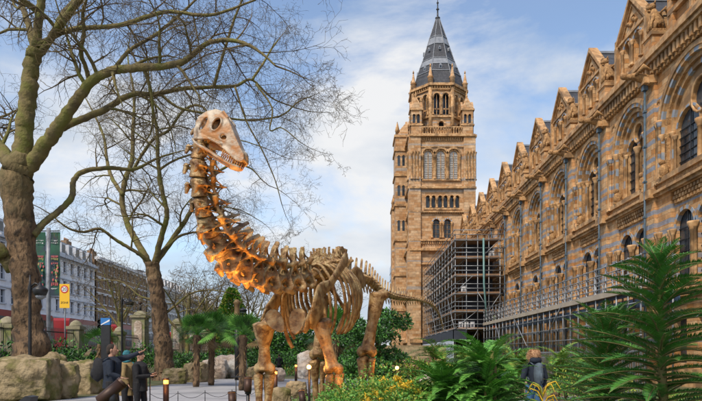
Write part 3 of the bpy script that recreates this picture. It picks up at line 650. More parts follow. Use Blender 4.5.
# low walkway scaffold along the wing
WX0, WX1, WY0, WY1, WZ = 14.3, 15.9, 30.0, 66.5, 4.95
wk = thing('walkway_scaffold', (WX0, WY0, 0), 'long low scaffold walkway with double guard rails running along the foot of the wing', 'scaffolding')
u_ = proto_tube('upright', (WX0, WY0, 0), (WX0, WY0, WZ+1.75), .05, wk); ub = proto_tube('upright', (WX1, WY0, 0), (WX1, WY0, WZ+1.75), .05, wk)
n = 26; dd_ = (WY1-WY0)/n
for k in range(1, n+1): dupe(u_, wk, (0, k*dd_, 0)); dupe(ub, wk, (0, k*dd_, 0))
gr_ = proto_tube('guard_rail', (WX0-.06, WY0-.2, WZ+1.65), (WX0-.06, WY1, WZ+1.65), .032, wk)
for dz in (-.4, -.8, -1.2): dupe(gr_, wk, (0, 0, dz))
for dz in (0, -.5, -1.0): dupe(gr_, wk, (WX1-WX0+.1, 0, dz))
for dz in (-2.35, -3.2, -4.0, -5.2): dupe(gr_, wk, (0, 0, dz))
w_ = MB(); w_.box((WX0, WY0, WZ), (WX1, WY1, WZ+.06), plank); w_.box((WX0-.12, WY0, WZ-.1), (WX0-.03, WY1, WZ+.2), cream); w_.build('deck', wk)
w_ = MB(); w_.box((WX0+.1, WY0, WZ-.3), (WX0+.16, WY1, WZ-.12), debris); w_.box((WX1+.3, WY0, 4.3), (WX1+.36, WY1, WZ-.12), mat('blue_sheet', (.03, .06, .12), (.05, .09, .16), 1, .6)); w_.build('sheeting', wk)
lb_ = proto_tube('lattice_brace', (WX0-.03, WY0, WZ+.2), (WX0-.03, WY0+dd_, WZ+1.6), .025, wk, steel, 5)
for k in range(1, n): dupe(lb_, wk, (0, k*dd_, 0))
for a, b in ((8, 11), (17, 14), (22, 20)): proto_tube('stair_rail', (WX0-.1, WY0+a*dd_, WZ+.1), (WX0-.1, WY0+b*dd_, WZ-2.6), .04, wk, steel)
# ================================================================== GROUND, PATH, STREET
grass_m = mat('soil_and_moss', (.075, .085, .028), (.14, .12, .06), 1.2, .95, bump=.6, bscale=9, c3=(.05, .09, .02), s3=.7)
path_m = mat('resin_path', (.30, .31, .33), (.38, .38, .40), 1.0, .8, bump=.3, bscale=60, c3=(.22, .225, .24), s3=.35)
asph = mat('asphalt', (.045, .047, .052), (.06, .062, .066), 3, .85, bump=.3, bscale=50)
pave = mat('paving', (.28, .27, .25), (.34, .33, .31), 1, .8)
g = MB(); g.add([(-900, -60, 0), (900, -60, 0), (900, 1500, 0), (-900, 1500, 0)], [(0,1,2,3)], grass_m); tag(g.build('ground'), kind='structure')
def sheet(name, pts, z, m):
    t = tessellate_polygon([[Vector((p[0], p[1], 0)) for p in pts]]); g = MB(); g.add([(p[0], p[1], z) for p in pts], [tuple(q) for q in t], m); return tag(g.build(name), kind='structure')
sheet('path', [(-14, -5), (-3.6, -5), (-3.4, 4), (-3.2, 9), (-3.4, 14), (-3.0, 20), (-1.2, 25), (2.0, 29), (7, 31), (10, 33), (10, 47), (6, 44), (1, 41), (-4, 40), (-9, 40), (-10.5, 30), (-10.2, 23), (-11.5, 15), (-13.5, 5)], .006, path_m)
sheet('side_path', [(2.0, -5), (2.6, 3), (2.9, 9), (3.4, 14), (4.8, 20), (7.2, 27), (9.8, 31), (12.5, 31), (10.5, 24), (6.7, 15), (5.0, 9), (4.6, 3), (4.6, -5)], .011, path_m)
# raised street beyond the garden
g = MB(); g.box((-900, -60, -.5), (-23.5, 600, 1.5), pave); tag(g.build('street_terrace'), kind='structure')
g = MB(); g.add([(-48, -60, 1.46+.044), (-29, -60, 1.504), (-29, 600, 1.504), (-48, 600, 1.504)], [(0,1,2,3)], asph)
for k in range(60): g.add([(-38.6, k*8, 1.509), (-38.45, k*8, 1.509), (-38.45, k*8+3, 1.509), (-38.6, k*8+3, 1.509)], [(0,1,2,3)], white)
tag(g.build('road'), kind='structure')
g = MB(); g.box((-29.2, -60, 1.49), (-29, 600, 1.62), pave); g.box((-48.2, -60, 1.49), (-48, 600, 1.62), pave); tag(g.build('kerb'), kind='structure')
# bank rising to the street
g = MB(); n = 60; vs = []; rg = random.Random(2)
prof = [(-17.5, -.02), (-19, .5), (-20.5, 1.0), (-21.5, 1.3), (-23.6, 1.45)]
for j in range(n+1):
    for x, z in prof: vs.append((x+rg.uniform(-.2, .2), -10+j*3.0, z+rg.uniform(-.08, .1)))
g.add(vs, [(j*5+i, j*5+i+1, (j+1)*5+i+1, (j+1)*5+i) for j in range(n) for i in range(4)], grass_m, True); tag(g.build('garden_bank'), kind='structure')
# ================================================================== STREET FENCE
FX = -22.0
fence = thing('street_railing', (FX, 30, 1.5), 'dark iron railing on a stone plinth between the mossy piers along the street', 'fence')
g = MB(); g.box((FX-.2, 20, 1.3), (FX+.2, 190, 2.0), rock_p); g.build('plinth', fence)
g = MB(); g.box((FX-.03, 20, 3.25), (FX+.03, 190, 3.33), black); g.box((FX-.03, 20, 2.15), (FX+.03, 190, 2.22), black)
y = 20
while y < 120: g.box((FX-.014, y, 2.0), (FX+.014, y+.028, 3.6), black); y += .19
g.build('rails', fence)
stone_g = mat('mossy_stone', (.30, .27, .19), (.18, .17, .10), 2, .9, bump=.5, bscale=8, c3=(.18, .20, .07), s3=1.2)
def pier(y, h, w, label, lamp):
    t = thing('stone_pier', (FX, y, 1.3), label, 'pier', 'stone piers of the street fence')
    g = MB(); g.box((FX-w*.6, y-w*.6, 1.3), (FX+w*.6, y+w*.6, 2.1), stone_g); g.build('base', t)
    g = MB(); g.box((FX-w/2, y-w/2, 2.1), (FX+w/2, y+w/2, 1.3+h-.5), stone_g); 
    if lamp:
        f_ = Fr((FX+w/2, y-w/2, 0), (0, 1, 0), (1, 0, 0)); g.slab(f_, arch(w/2, w*.3, 2.3, 1.3+h-1.2, 8), 0, .06, stone_g)
        f_ = Fr((FX-w/2, y-w/2, 0), (1, 0, 0), (0, -1, 0)); g.slab(f_, arch(w/2, w*.3, 2.3, 1.3+h-1.2, 8), 0, .06, rock_p)
    g.build('shaft', t)
    g = MB(); g.box((FX-w*.62, y-w*.62, 1.3+h-.5), (FX+w*.62, y+w*.62, 1.3+h-.25), stone_g)
    g.lathe((FX, y, 1.3+h-.25), [(w*.62, 0), (w*.5, .12), (w*.42, .3), (w*.2, .45), (.05, .5)], stone_g, 10); g.build('cap', t)
    if lamp:
        g = MB(); z = 1.3+h+.1; g.tube([(FX, y, z), (FX, y, z+.9)], [.12, .07], black, 8); g.lathe((FX, y, z+.8), [(.08, 0), (.28, .15), (.05, .2)], rust, 8)
        g.lathe((FX, y, z+.98), [(.12, 0), (.34, .5), (.36, .55), (.1, .8), (.05, 1.0)], mat('lantern_glass', (.55, .42, .28), (.6, .5, .4), 3, .3), 8); g.lathe((FX, y, z+1.5), [(.4, 0), (.4, .05), (.1, .35), (.03, .6)], rust, 8); g.build('lantern', t)
pier(38.0, 2.5, .95, 'mossy stone pier at the left edge of the photo beside the big trunk', False)
pier(47.3, 2.8, .9, 'mossy round-capped stone pier right of the yellow sign', False)
pier(56.0, 2.7, .85, 'mossy stone pier behind the black totem and lamp post', False)
pier(61.5, 4.6, 1.3, 'nearest tall lantern-topped pier, directly left of the second tree trunk', True)
pier(74.5, 4.6, 1.3, 'second tall lantern-topped pier, just right of the second tree trunk', True)
pier(82.0, 4.2, 1.2, 'third lantern-topped pier, above the left palm', True)
pier(89.0, 4.0, 1.2, 'farthest lantern-topped pier, beside the cone tree', True)
# ================================================================== HOUSES ACROSS THE ROAD
HX = -51.0
def house(y0, y1, top, wallm, name, label, floors, cols, win, roof='mansard', cor=None, roofm=slate, depth=14):
    t = thing(name, (HX, (y0+y1)/2, 1.5), label, 'building', None)
    f_ = Fr((HX, y0, 0), (0, 1, 0), (1, 0, 0)); L = y1-y0
    fh = (top-1.5)/floors; cw = L/cols; holes = []; ww = cw*.42; specs = []
    for r_ in range(floors):
        for c in range(cols):
            u = (c+.5)*cw; z = 1.5+r_*fh+fh*.25; hh = fh*.56; specs.append((u, z, hh)); holes.append(rect(u-ww/2, u+ww/2, z, z+hh))
    g = MB(); g.panel(f_, rect(0, L, 1.4, top), holes, 0, .35, wallm)
    g.box((HX-depth, y0, 1.4), (HX-.4, y1, top), wallm)
    g.build('wall', t)
    g = MB()
    for r_ in range(1, floors+1): g.fbox(f_, -.05, L+.05, 1.5+r_*fh-.35, 1.5+r_*fh-.15, 0, .22 if r_ < floors else .2, cor or wallm)
    g.fbox(f_, -.1, L+.1, top-.1, top+.45, -.3, .7, cor or wallm); g.build('cornice', t)
    proto_w = None
    for (u, z, hh) in specs:
        if proto_w is None:
            w = MB(); w.panel(f_, rect(u-ww/2, u+ww/2, z, z+hh), [], -.33, 0, glass)
            w.fbox(f_, u-ww/2-.2, u+ww/2+.2, z-.2, z, -.3, .18, win); w.fbox(f_, u-ww/2-.2, u+ww/2+.2, z+hh, z+hh+.25, -.05, .14, win)
            w.fbox(f_, u-.04, u+.04, z, z+hh, -.33, -.26, win); w.fbox(f_, u-ww/2, u+ww/2, z+hh/2-.05, z+hh/2+.05, -.33, -.24, win)
            for s_ in (-1, 1): a, b = sorted((u+s_*ww/2, u+s_*(ww/2-.09))); w.fbox(f_, a, b, z, z+hh, -.34, -.2, win)
            proto_w = w.build('window', t); p0 = (u, z)
        else: dupe(proto_w, t, (0, u-p0[0], z-p0[1]))
    g = MB()
    if roof == 'mansard':
        g.add([f_(0, top+.4, -.2), f_(L, top+.4, -.2), f_(L, top+3.3, -1.6), f_(0, top+3.3, -1.6)], [(0,1,2,3)], roofm)
        g.add([f_(0, top+3.3, -1.6), f_(L, top+3.3, -1.6), f_(L, top+3.6, -depth), f_(0, top+3.6, -depth)], [(0,1,2,3)], lead)
        for u in (0, L): g.add([f_(u, top+.4, -.2), f_(u, top+3.3, -1.6), f_(u, top+3.6, -depth), f_(u, top+.4, -depth)], [(0,1,2,3)], roofm)
    ro = g.build('roof', t)
    if roof == 'mansard':
        for c in range(0, cols):
            u = (c+.5)*cw; g = MB(); g.fbox(f_, u-ww/2-.15, u+ww/2+.15, top+.7, top+2.7, -1.6, -.25, win); g.panel(f_, rect(u-ww/2, u+ww/2, top+.95, top+2.4), [], -.24, 0, glass); g.build('dormer', ro)
    for k in range(max(1, int(L/12))):
        u = 4+k*12; g = MB(); g.fbox(f_, u, u+2.2, top+.3, top+4.4, -9, -7.8, wallm)
        for q in range(4): c = Vector(f_(u+.35+q*.5, top+4.4, -8.4)); g.lathe(c, [(.16, 0), (.14, .6)], plank, 6)
        g.build('chimney', ro)
    return t
brickb = brickmat('brown_brick', (.32, .22, .14), (.25, .16, .10), (.2, .17, .13), bw=.4, bh=.15)
brickp = brickmat('grey_brick', (.34, .30, .25), (.27, .23, .19), (.28, .26, .22), bw=.4, bh=.15)
pale = mat('pale_render', (.44, .43, .40), (.36, .35, .33), .7, .8)
house(60, 84.5, 19.5, mat('pale_cladding', (.42, .50, .58), (.34, .42, .5), .8, .5), 'office_building', 'pale blue-grey office block at the far left behind the big trunk', 7, 9, white, 'none')
house(85.5, 117.5, 18.6, white, 'stucco_terrace', 'white stucco terrace with mansard roof behind the banners', 5, 12, wshade, 'mansard', wshade, lead)
house(118.3, 146.5, 20.6, brickb, 'brown_brick_block', 'brown brick block with white windows right of the white terrace', 6, 11, white, 'none', white)
house(147.3, 178, 19.2, pale, 'pale_terrace', 'pale grey terrace beyond the brown brick block', 6, 11, white, 'mansard', white)
house(178.8, 215, 18.5, brickp, 'grey_brick_terrace', 'greyish brick terrace behind the second tree, towards the palms', 6, 12, white, 'mansard', pale)
house(216, 262, 17.5, brickb, 'far_brick_terrace', 'hazy far brick terrace above the palms', 6, 12, white, 'mansard', pale)
house(263, 330, 15, brickp, 'farthest_terrace', 'farthest low terrace closing the street behind the cone tree', 5, 14, white, 'none', pale)
# ================================================================== BUSES
red = mat('bus_red', (.27, .012, .014), (.22, .010, .012), 1, .3); tyre = mat('tyre', (.015, .015, .016), rough=.8); ad_m = mat('advert_white', (.55, .58, .66), (.35, .32, .42), .9, .5, c3=(.5, .12, .14), s3=.9)
def make_bus():
    L, Wd, H = 10.6, 2.5, 4.35
    t = thing('double_decker_bus', (0, 0, 0), 'x', 'bus', 'red buses on the street')
    g = MB(); prof = [(-L/2, .35), (L/2, .35), (L/2+.12, 1.0), (L/2+.05, 2.4), (L/2-.15, H-.25), (L/2-.4, H), (-L/2+.3, H), (-L/2, H-.3)]
    g.slab(Fr((0, 0, 0), (0, 1, 0), (1, 0, 0)), prof, -Wd/2, Wd/2, red); g.build('body', t)
    for z0, z1 in ((1.35, 2.15), (2.95, 3.75)):
        for s_ in (-1, 1):
            g = MB()
            for k in range(7):
                y = -L/2+.35+k*1.44; g.box((min(s_*Wd/2, s_*(Wd/2+.012)), y, z0), (max(s_*Wd/2, s_*(Wd/2+.012)), y+1.34, z1), glass)
            g.build('side_windows', t)
    g = MB(); g.box((-Wd/2+.15, L/2+.10, 1.2), (Wd/2-.15, L/2+.14, 2.4), glass); g.box((-Wd/2+.15, L/2-.06, 2.9), (Wd/2-.15, L/2+.03, 3.8), glass); g.build('windscreen', t)
    g = MB()
    for s_ in (-1, 1): g.box((min(s_*(Wd/2), s_*(Wd/2+.02)), -L/2+2, 2.25), (max(s_*Wd/2, s_*(Wd/2+.02)), L/2-2, 2.85), ad_m)
    g.build('advert_panel', t)
    for y in (-L/2+2, L/2-2.4):
        for s_ in (-1, 1):
            g = MB(); x = s_*(Wd/2-.12); g.tube([(x-.14, y, .5), (x+.14, y, .5)], .5, tyre, 16); w = g.build('wheel', t); g = MB(); g.tube([(x-.16, y, .5), (x+.16, y, .5)], .24, lead, 12); g.build('hub', w)
    return t
bus = make_bus(); bl = ['red double-decker bus nearest, seen between the big trunk and the yellow sign', 'red double-decker bus second in line, behind the round-capped pier', 'red double-decker bus third in line, behind the men', 'red double-decker bus farthest, right of the second tree trunk']
for i, (x, y) in enumerate(((-34, 60), (-34, 74), (-34, 88), (-34, 116))):
    b = bus if i == 0 else copy_tree(bus); b.location = (x, y, 1.5); b['label'] = bl[i]
# ================================================================== DINOSAUR SKELETON
dino = thing('dinosaur_skeleton', (-.7, 12.9, 0), 'giant bronze long-necked dinosaur skeleton standing over the garden with its head raised', 'skeleton')
RM = Vector((-.288, 14.4, 0)); FM = Vector((-1.178, 11.4, 0)); Fv = (FM-RM).normalized(); Lv = Vector((-Fv.y, Fv.x, 0)); Lv = Lv if Lv.x > 0 else -Lv
UP = Vector((0, 0, 1))
def B(f, l, z): return RM+Fv*f+Lv*l+UP*z
DO = worg(dino)
def dpart(name, me, parent=dino): return link(name, me, parent)
def mesh_inst(me, name, M):
    o = link(name, me, dino); o.matrix_local = Matrix.Translation(-DO) @ M; return o
# vertebra prototypes, unit size: x forward, y side, z dorsal
def neck_vert():
    m = MB(); b = bone
    m.tube([(-.52,0,0), (-.4,0,0), (0,0,0), (.38,0,0), (.55,0,0)], [.24, .23, .18, .22, .17], b, 10)
    for s in (-1, 1):
        m.tube([(-.3,s*.05,.1), (-.1,s*.13,.26), (0,s*.13,.4)], [.05,.05,.045], b, 6); m.tube([(.3,s*.05,.1), (.1,s*.13,.26), (0,s*.13,.4)], [.05,.05,.045], b, 6)
        m.tube([(0,s*.13,.38), (.3,s*.22,.34), (.54,s*.26,.35)], [.07,.075,.085], b, 6); m.tube([(0,s*.13,.36), (-.3,s*.2,.36), (-.6,s*.24,.42)], [.06,.055,.07], b, 6)
        m.tube([(.05,s*.1,.05), (.1,s*.3,.0), (.12,s*.38,-.16)], [.10,.095,.09], b, 6); m.tube([(.0,s*.13,.36), (.08,s*.3,.12), (.12,s*.40,-.12)], [.035,.04,.05], b, 6)
        m.tube([(.3,s*.1,-.08), (.2,s*.3,-.2), (.22,s*.38,-.22)], [.06,.05,.05], b, 6)
        m.tube([(.36,s*.31,-.18), (.15,s*.34,-.17), (-.12,s*.33,-.21), (-.30,s*.31,-.25)], [.05,.085,.075,.05], b, 6)
        m.tube([(-.35,s*.08,.05), (0,s*.16,.12), (.35,s*.12,.05)], [(.16,.05),(.17,.05),(.14,.05)], b, 7); m.tube([(.12,s*.38,-.14), (-.25,s*.22,.15), (-.5,s*.22,.4)], [.04,.035,.04], b, 6)
        m.tube([(0,s*.10,.34), (-.04,s*.12,.6), (-.10,s*.16,.76)], [(.10,.05), (.085,.05), (.06,.05)], b, 6)
        m.tube([(.5,s*.25,.36), (.2,s*.2,.5), (-.05,s*.14,.66)], [.03,.03,.035], b, 5); m.tube([(-.5,s*.22,.4), (-.25,s*.16,.52), (-.08,s*.13,.68)], [.03,.03,.035], b, 5)
    return fuse(m, .028, 2, bone)
def back_vert():
    m = MB(); b = bone
    m.tube([(-.5,0,0), (-.35,0,0), (0,0,0), (.35,0,0), (.5,0,0)], [.24, .22, .16, .22, .2], b, 10)
    for s in (-1, 1):
        m.tube([(0,s*.1,.1), (0,s*.14,.3), (0,s*.2,.42), (0,s*.58,.52)], [.1,.08,.08,.06], b, 6)
        m.tube([(.05,s*.1,.4), (.45,s*.13,.42)], [.07,.06], b, 6); m.tube([(-.05,s*.1,.4), (-.45,s*.13,.45)], [.07,.06], b, 6)
        m.tube([(0,s*.05,.38), (-.05,s*.06,.7), (-.12,s*.08,1.12)], [(.08,.05),(.05,.045),(.045,.055)], b, 6)
        m.tube([(0,s*.5,.5), (-.03,s*.2,.7), (-.06,s*.07,.9)], [.03,.03,.03], b, 5); m.tube([(0,s*.2,.05), (0,s*.36,.3), (0,s*.52,.48)], [.03,.03,.03], b, 5)
    return fuse(m, .03, 2, bone)
def tail_vert():
    m = MB(); b = bone
    m.tube([(-.5,0,0), (-.35,0,0), (0,0,0), (.35,0,0), (.5,0,0)], [.3, .29, .2, .29, .27], b, 8)
    m.tube([(.1,0,.2), (.0,0,.5), (-.28,0,1.15)], [(.13,.1),(.13,.06),(.09,.05)], b, 6)
    for s in (-1, 1):
        m.tube([(0,s*.2,.1), (0,s*.45,.05), (-.05,s*.62,.0)], [.12,.08,.05], b, 6); m.tube([(0,s*.08,.35), (.45,s*.1,.35)], [.06,.05], b, 5)
        m.tube([(-.45,s*.12,-.25), (-.55,s*.05,-.55), (-.8,0,-.9)], [.05,.055,.04], b, 6)
    return fuse(m, .04, 1, bone)
NV, BV, TV = neck_vert(), back_vert(), tail_vert()
def frame(p, t, up, sx, sy, sz):
    t = t.normalized(); y = up.cross(t).normalized(); z = t.cross(y)
    return Matrix.Translation(p) @ Matrix((( t.x*sx, y.x*sy, z.x*sz, 0), (t.y*sx, y.y*sy, z.y*sz, 0), (t.z*sx, y.z*sy, z.z*sz, 0), (0, 0, 0, 1)))
def along(pts, ups, sizes, name, me, gap=.93, lenf=1.0, jitter=0, rng=random.Random(4)):
    """string vertebrae along a smooth path. sizes: (length, width, height) per control point"""
    C = catmull(pts, 24); n = len(pts)-1
    def interp(arr, t):
        i = min(int(t), n-1); f = t-i; a, b = arr[i], arr[i+1]
        return a*(1-f)+b*f if isinstance(a, Vector) else tuple(a[k]*(1-f)+b[k]*f for k in range(3))
    t = 0; cum = 0; i = 0; out = []
    while True:
        sz = interp(sizes, i/24); L = sz[0]; j = i; acc = 0
        while j < len(C)-1 and acc < L: acc += (C[j+1]-C[j]).length; j += 1
        if j >= len(C)-1: break
        p = (C[i]+C[j])/2; tan = (C[i]-C[j]); up = interp(ups, (i+j)/48)
        r = 1+rng.uniform(-jitter, jitter)
        o = mesh_inst(me, name, frame(p, tan, up, L*gap*1.04, sz[1]*r, sz[2]*r)); out.append(p); i = j
    return out
# neck, from shoulder to skull
sh = B(2.75, 0, 0)
NP = [P(312, 272, 12.2), P(292, 282, 11.4), P(264, 279, 10.6), P(240, 270, 10.0), P(222, 252, 9.5), P(208, 226, 9.15), P(200, 198, 8.95), (P(197, 170, 8.85)), P(199, 146, 8.8), P(205, 131, 8.75)]
ups = [UP, UP, UP+Vector((.1,-.15,0)), UP*.9+Vector((.3,-.15,0)), UP*.8+Vector((.6,-.2,0)), UP*.35+Vector((.9,0,0)), Vector((.85,.5,0)), Vector((.8,.6,0)), Vector((.7,.7,.2)), Vector((.6,.6,.5))]
sz = [(.38,.80,.76), (.40,.90,.86), (.40,.94,.90), (.38,.92,.86), (.34,.88,.80), (.30,.84,.72), (.28,.76,.60), (.26,.70,.54), (.24,.60,.46), (.18,.44,.38)]
rgn = random.Random(8)
along(NP[::-1], [Vector(u).normalized() for u in ups][::-1], sz[::-1], 'neck_vertebra', NV, jitter=.07)
# back: from shoulder to hip
BPs = [P(312, 273, 12.2), B(1.6, 0, 3.36), B(.9, 0, 3.47), B(.1, 0, 3.52)]
along(BPs, [UP]*4, [(.25,.66,.42), (.25,.70,.44), (.24,.66,.50), (.25,.6,.60)], 'back_vertebra', BV, jitter=.10)
# sacrum with tall fused spines
m = MB(); rg = random.Random(6)
for k in range(12):
    f = .62-k*.085; z0 = 3.52; m.tube([B(f, 0, z0), B(f-.03, rg.uniform(-.02, .02), z0+.32), B(f-.10, rg.uniform(-.05, .05), z0+.46+.20*math.sin(math.pi*(k+.5)/12)+rg.uniform(-.03, .04))], [(.04,.07),(.03,.05),(.04,.045)], bone, 6)
m.tube([B(.65, 0, 3.50), B(.2, 0, 3.52), B(-.35, 0, 3.50)], [.16,.17,.15], bone, 8); m.tube([B(.5, 0, 3.88), B(.1, 0, 3.94), B(-.3, 0, 3.86)], [(.07, .035)]*3, bone, 6)
for k in range(5):
    for s in (-1, 1): m.tube([B(.5-k*.2, 0, 3.54), B(.48-k*.2, s*.3, 3.54), B(.46-k*.2, s*.44, 3.42)], [.09,.06,.07], bone, 6)
me = fuse(m, .022, 1, bone); shift(me, -DO); dpart('sacrum', me)
# tail
TP = [B(-.35, 0, 3.54), P(366, 279, 15.6), P(379, 290, 16.9), P(392, 296, 18.2), P(405, 298.5, 19.6), P(418, 300, 21.0), P(429, 303.5, 22.4), P(436, 309, 23.6), P(441, 320, 24.4), P(444, 332, 24.9)]
along(TP, [UP]*10, [(.25,.40,.42), (.24,.36,.42), (.24,.30,.36), (.25,.24,.30), (.25,.20,.24), (.26,.15,.17), (.27,.14,.15), (.28,.13,.12), (.28,.11,.10), (.28,.09,.09)], 'tail_vertebra', TV)
# ribs
nr = 13
for k in range(nr):
    q = k/(nr-1); f = 2.7-q*2.2
    zt_ = 3.34+.22*math.sin(q*2.2)-(.25 if k == 0 else .08 if k == 1 else 0); Lr = 1.45-.25*abs(q-.4)-.75*max(0, q-.55); wd = .50+.22*math.sin(q*3.0)
    if f > 2.2: wd *= .85
    for s in (-1, 1):
        pts = [B(f, s*.18, zt_+.02), B(f-.02, s*(wd*.62), zt_-.06), B(f-.06, s*(wd*.98), zt_-Lr*.28), B(f-.14, s*wd*1.06, zt_-Lr*.58), B(f-.24, s*wd*.92, zt_-Lr*.85), B(f-.30, s*wd*.72, zt_-Lr)]
        m = MB(); m.tube(catmull(pts, 5), [(.045+.016*math.sin(j/25*3.1), .032) for j in range(26)], bone, 7); m.build('rib', dino)
# limb bones
def longbone(name, a, b, w0, wm, w1, flat=.75, mirror=0):
    a, b = Vector(a), Vector(b); d_ = b-a; m = MB(); pts = [a+d_*t for t in (0, .04, .12, .3, .5, .7, .88, .96, 1.0)]
    bow = Lv*.02
    rr = [w0*.6, w0, w0*.92, w0*.55+wm*.45, wm, wm*1.08, w1*.85, w1, w1*.7]
    m.tube(pts, [(r, r*flat) for r in rr], bone, 14)
    side = d_.cross(UP if abs(d_.normalized().z) < .9 else Fv).normalized()
    side = Lv
    m.ell(a+d_*.03+side*w0*.45, (w0*.6, w0*.6, w0*.5), bone, 8); m.ell(b-d_*.04+side*w1*.5, (w1*.55, w1*.6, w1*.6), bone, 8); m.ell(b-d_*.04-side*w1*.5, (w1*.55, w1*.6, w1*.6), bone, 8)
    me = fuse(m, .02, 3, bone); shift(me, -DO); return dpart(name, me)
def foot(c, name, fore):
    c = Vector(c); m = MB()
    for k in range(5):
        a = (-1.0+.5*k)*1.0; d_ = (Fv*math.cos(a)+Lv*math.sin(a)); 
        m.tube([c+d_*.10+UP*(.02), c+d_*.13+UP*(-.14), c+d_*.19+UP*(-c.z+.1), c+d_*.27+UP*(-c.z+.045), c+d_*(.36 if k in (1, 2, 3) else .31)+UP*(-c.z+.02)], [.055,.045,.055,.05,.02], bone, 7)
    m.tube([c+UP*.1, c+UP*-.02], [.13,.15], bone, 9)
    me = fuse(m, .018, 1, bone); shift(me, -DO); dpart(name, me)
# left front (image right)
el = P(334, 371, 11.15); sho = P(320, 322, 11.25)
longbone('humerus', sho, el, .23, .135, .19)
wr = Vector((el.x+.02, el.y-.05, .36)); longbone('radius', el+UP*-.06+Fv*.07-Lv*.07, wr+Fv*.05-Lv*.05, 0.091, 0.061, 0.081, .9); longbone('ulna', el+UP*-.04-Fv*.05+Lv*.07, wr-Fv*.04+Lv*.05, 0.117, 0.068, 0.081, .9); foot(wr, 'fore_foot', True)
# right front (image left)
el = P(264.5, 371, 11.6); sho2 = P(264, 322, 11.5)
longbone('humerus', sho2, el, .30, .14, .22)
wr = Vector((el.x, el.y-.08, .36)); longbone('radius', el+UP*-.06+Fv*.07-Lv*.1, wr+Fv*.05-Lv*.06, 0.111, 0.074, 0.088, .9); longbone('ulna', el+UP*-.04-Fv*.05+Lv*.08, wr-Fv*.04+Lv*.05, 0.130, 0.081, 0.088, .9); foot(wr, 'fore_foot', True)
# hind legs
kn = P(366.5, 354, 14.0); hp = P(378, 293, 14.15)
longbone('femur', hp, kn, .27, .165, .24)
an = Vector((kn.x+.0, kn.y+.12, .38)); longbone('tibia', kn+UP*-.07-Lv*.10, an-Lv*.05, 0.156, 0.088, 0.106, .9); longbone('fibula', kn+UP*-.09+Lv*.13, an+Lv*.08, 0.098, 0.068, 0.075, .9); foot(an, 'hind_foot', False)
kn = P(318, 357, 14.5); hp2 = P(322, 298, 14.5)
longbone('femur', hp2, kn, .25, .155, .23)
an = Vector((kn.x, kn.y+.1, .38)); longbone('tibia', kn+UP*-.07-Lv*.10, an-Lv*.05, 0.156, 0.081, 0.106, .9); longbone('fibula', kn+UP*-.09+Lv*.13, an+Lv*.08, 0.091, 0.061, 0.075, .9); foot(an, 'hind_foot', False)
# flat plates built from an outline on a curved sheet
def plate(name, pts, th, hole=None):
    """pts: list of (world point, half width, width direction)"""
    m = MB(); C = []
    m.tube(catmull([p for p, _ in pts], 4), None or [(0.01, 0.01)]*((len(pts)-1)*4+1), bone, 4) if False else None
    cps = catmull([Vector(p) for p, _ in pts], 6); n = len(pts)-1; vs = []; N_ = 10
    for i, c in enumerate(cps):
        t = i/6; k = min(int(t), n-1); f = t-k; w = pts[k][1]*(1-f)+pts[k+1][1]*f
        tan = (cps[min(i+1, len(cps)-1)]-cps[max(i-1, 0)]).normalized(); side = (tan.cross(Lv)).normalized(); nrm = tan.cross(side)
        for q in range(N_):
            a = 2*math.pi*q/N_; vs.append(tuple(c+side*math.cos(a)*w+nrm*math.sin(a)*th*(.6+.4*w/.2)))
    fs = [(i*N_+q, i*N_+(q+1) % N_, (i+1)*N_+(q+1) % N_, (i+1)*N_+q) for i in range(len(cps)-1) for q in range(N_)]+[tuple(range(N_-1, -1, -1)), tuple(range((len(cps)-1)*N_, len(cps)*N_))]
    m.add(vs, fs, bone, True)
    me = fuse(m, .018, 3, bone); shift(me, -DO); return dpart(name, me)
plate('scapula', [(P(311, 329, 10.95), .06), (P(315, 318, 10.95), .27), (P(319, 302, 11.0), .28), (P(321, 291, 11.1), .17), (P(330, 284, 11.4), .10), (P(339, 270, 11.9), .11), (P(346, 258, 12.5), .15)], .055)
plate('scapula', [(P(262, 322, 11.6), .07), (P(270, 312, 11.7), .22), (P(277, 300, 11.9), .17), (P(288, 286, 12.3), .11), (P(302, 272, 12.9), .14)], .05)
plate('coracoid', [(P(304, 333, 10.9), .08), (P(309, 322, 10.9), .17), (P(312, 312, 10.95), .12)], .05)
def disc(name, c, ra, rb, tilt):
    m = MB(); c = Vector(c); u = Vector((1, -.25, 0)).normalized(); v = Vector((0, .25, 1)).normalized(); n_ = u.cross(v)
    U_ = u*math.cos(tilt)+v*math.sin(tilt); V_ = v*math.cos(tilt)-u*math.sin(tilt)
    vs = []; fs = []
    for i in range(9):
        th = math.pi*i/8
        for k in range(16):
            a = 2*math.pi*k/16; r = math.sin(th); taper = 1+.28*math.sin(a)
            vs.append(tuple(c+U_*math.cos(a)*ra*r*taper+V_*math.sin(a)*rb*r+n_*(math.cos(th)*.035+.06*r*r)))
    for i in range(8):
        for k in range(16): fs.append((i*16+k, i*16+(k+1) % 16, (i+1)*16+(k+1) % 16, (i+1)*16+k))
    m.add(vs, fs, bone, True); me = fuse(m, .018, 2, bone); shift(me, -DO); dpart(name, me)
disc('sternal_plate', P(276.5, 322, 11.1), .165, .27, .65); disc('sternal_plate', P(298, 322, 11.0), .165, .27, -.18)
# pelvis
for s in (-1, 1):
    plate('ilium', [(B(.75, s*.42, 3.47), .05), (B(.45, s*.46, 3.47), .2), (B(.05, s*.46, 3.40), .24), (B(-.4, s*.42, 3.36), .12)], .05)
    plate('pubis', [(B(.12, s*.42, 3.3), .14), (B(.42, s*.32, 2.85), .09), (B(.72, s*.18, 2.3), .10), (B(.78, s*.12, 2.1), .15)], .05)
    plate('ischium', [(B(-.15, s*.40, 3.3), .13), (B(-.5, s*.25, 2.95), .07), (B(-.95, s*.12, 2.55), .09)], .045)
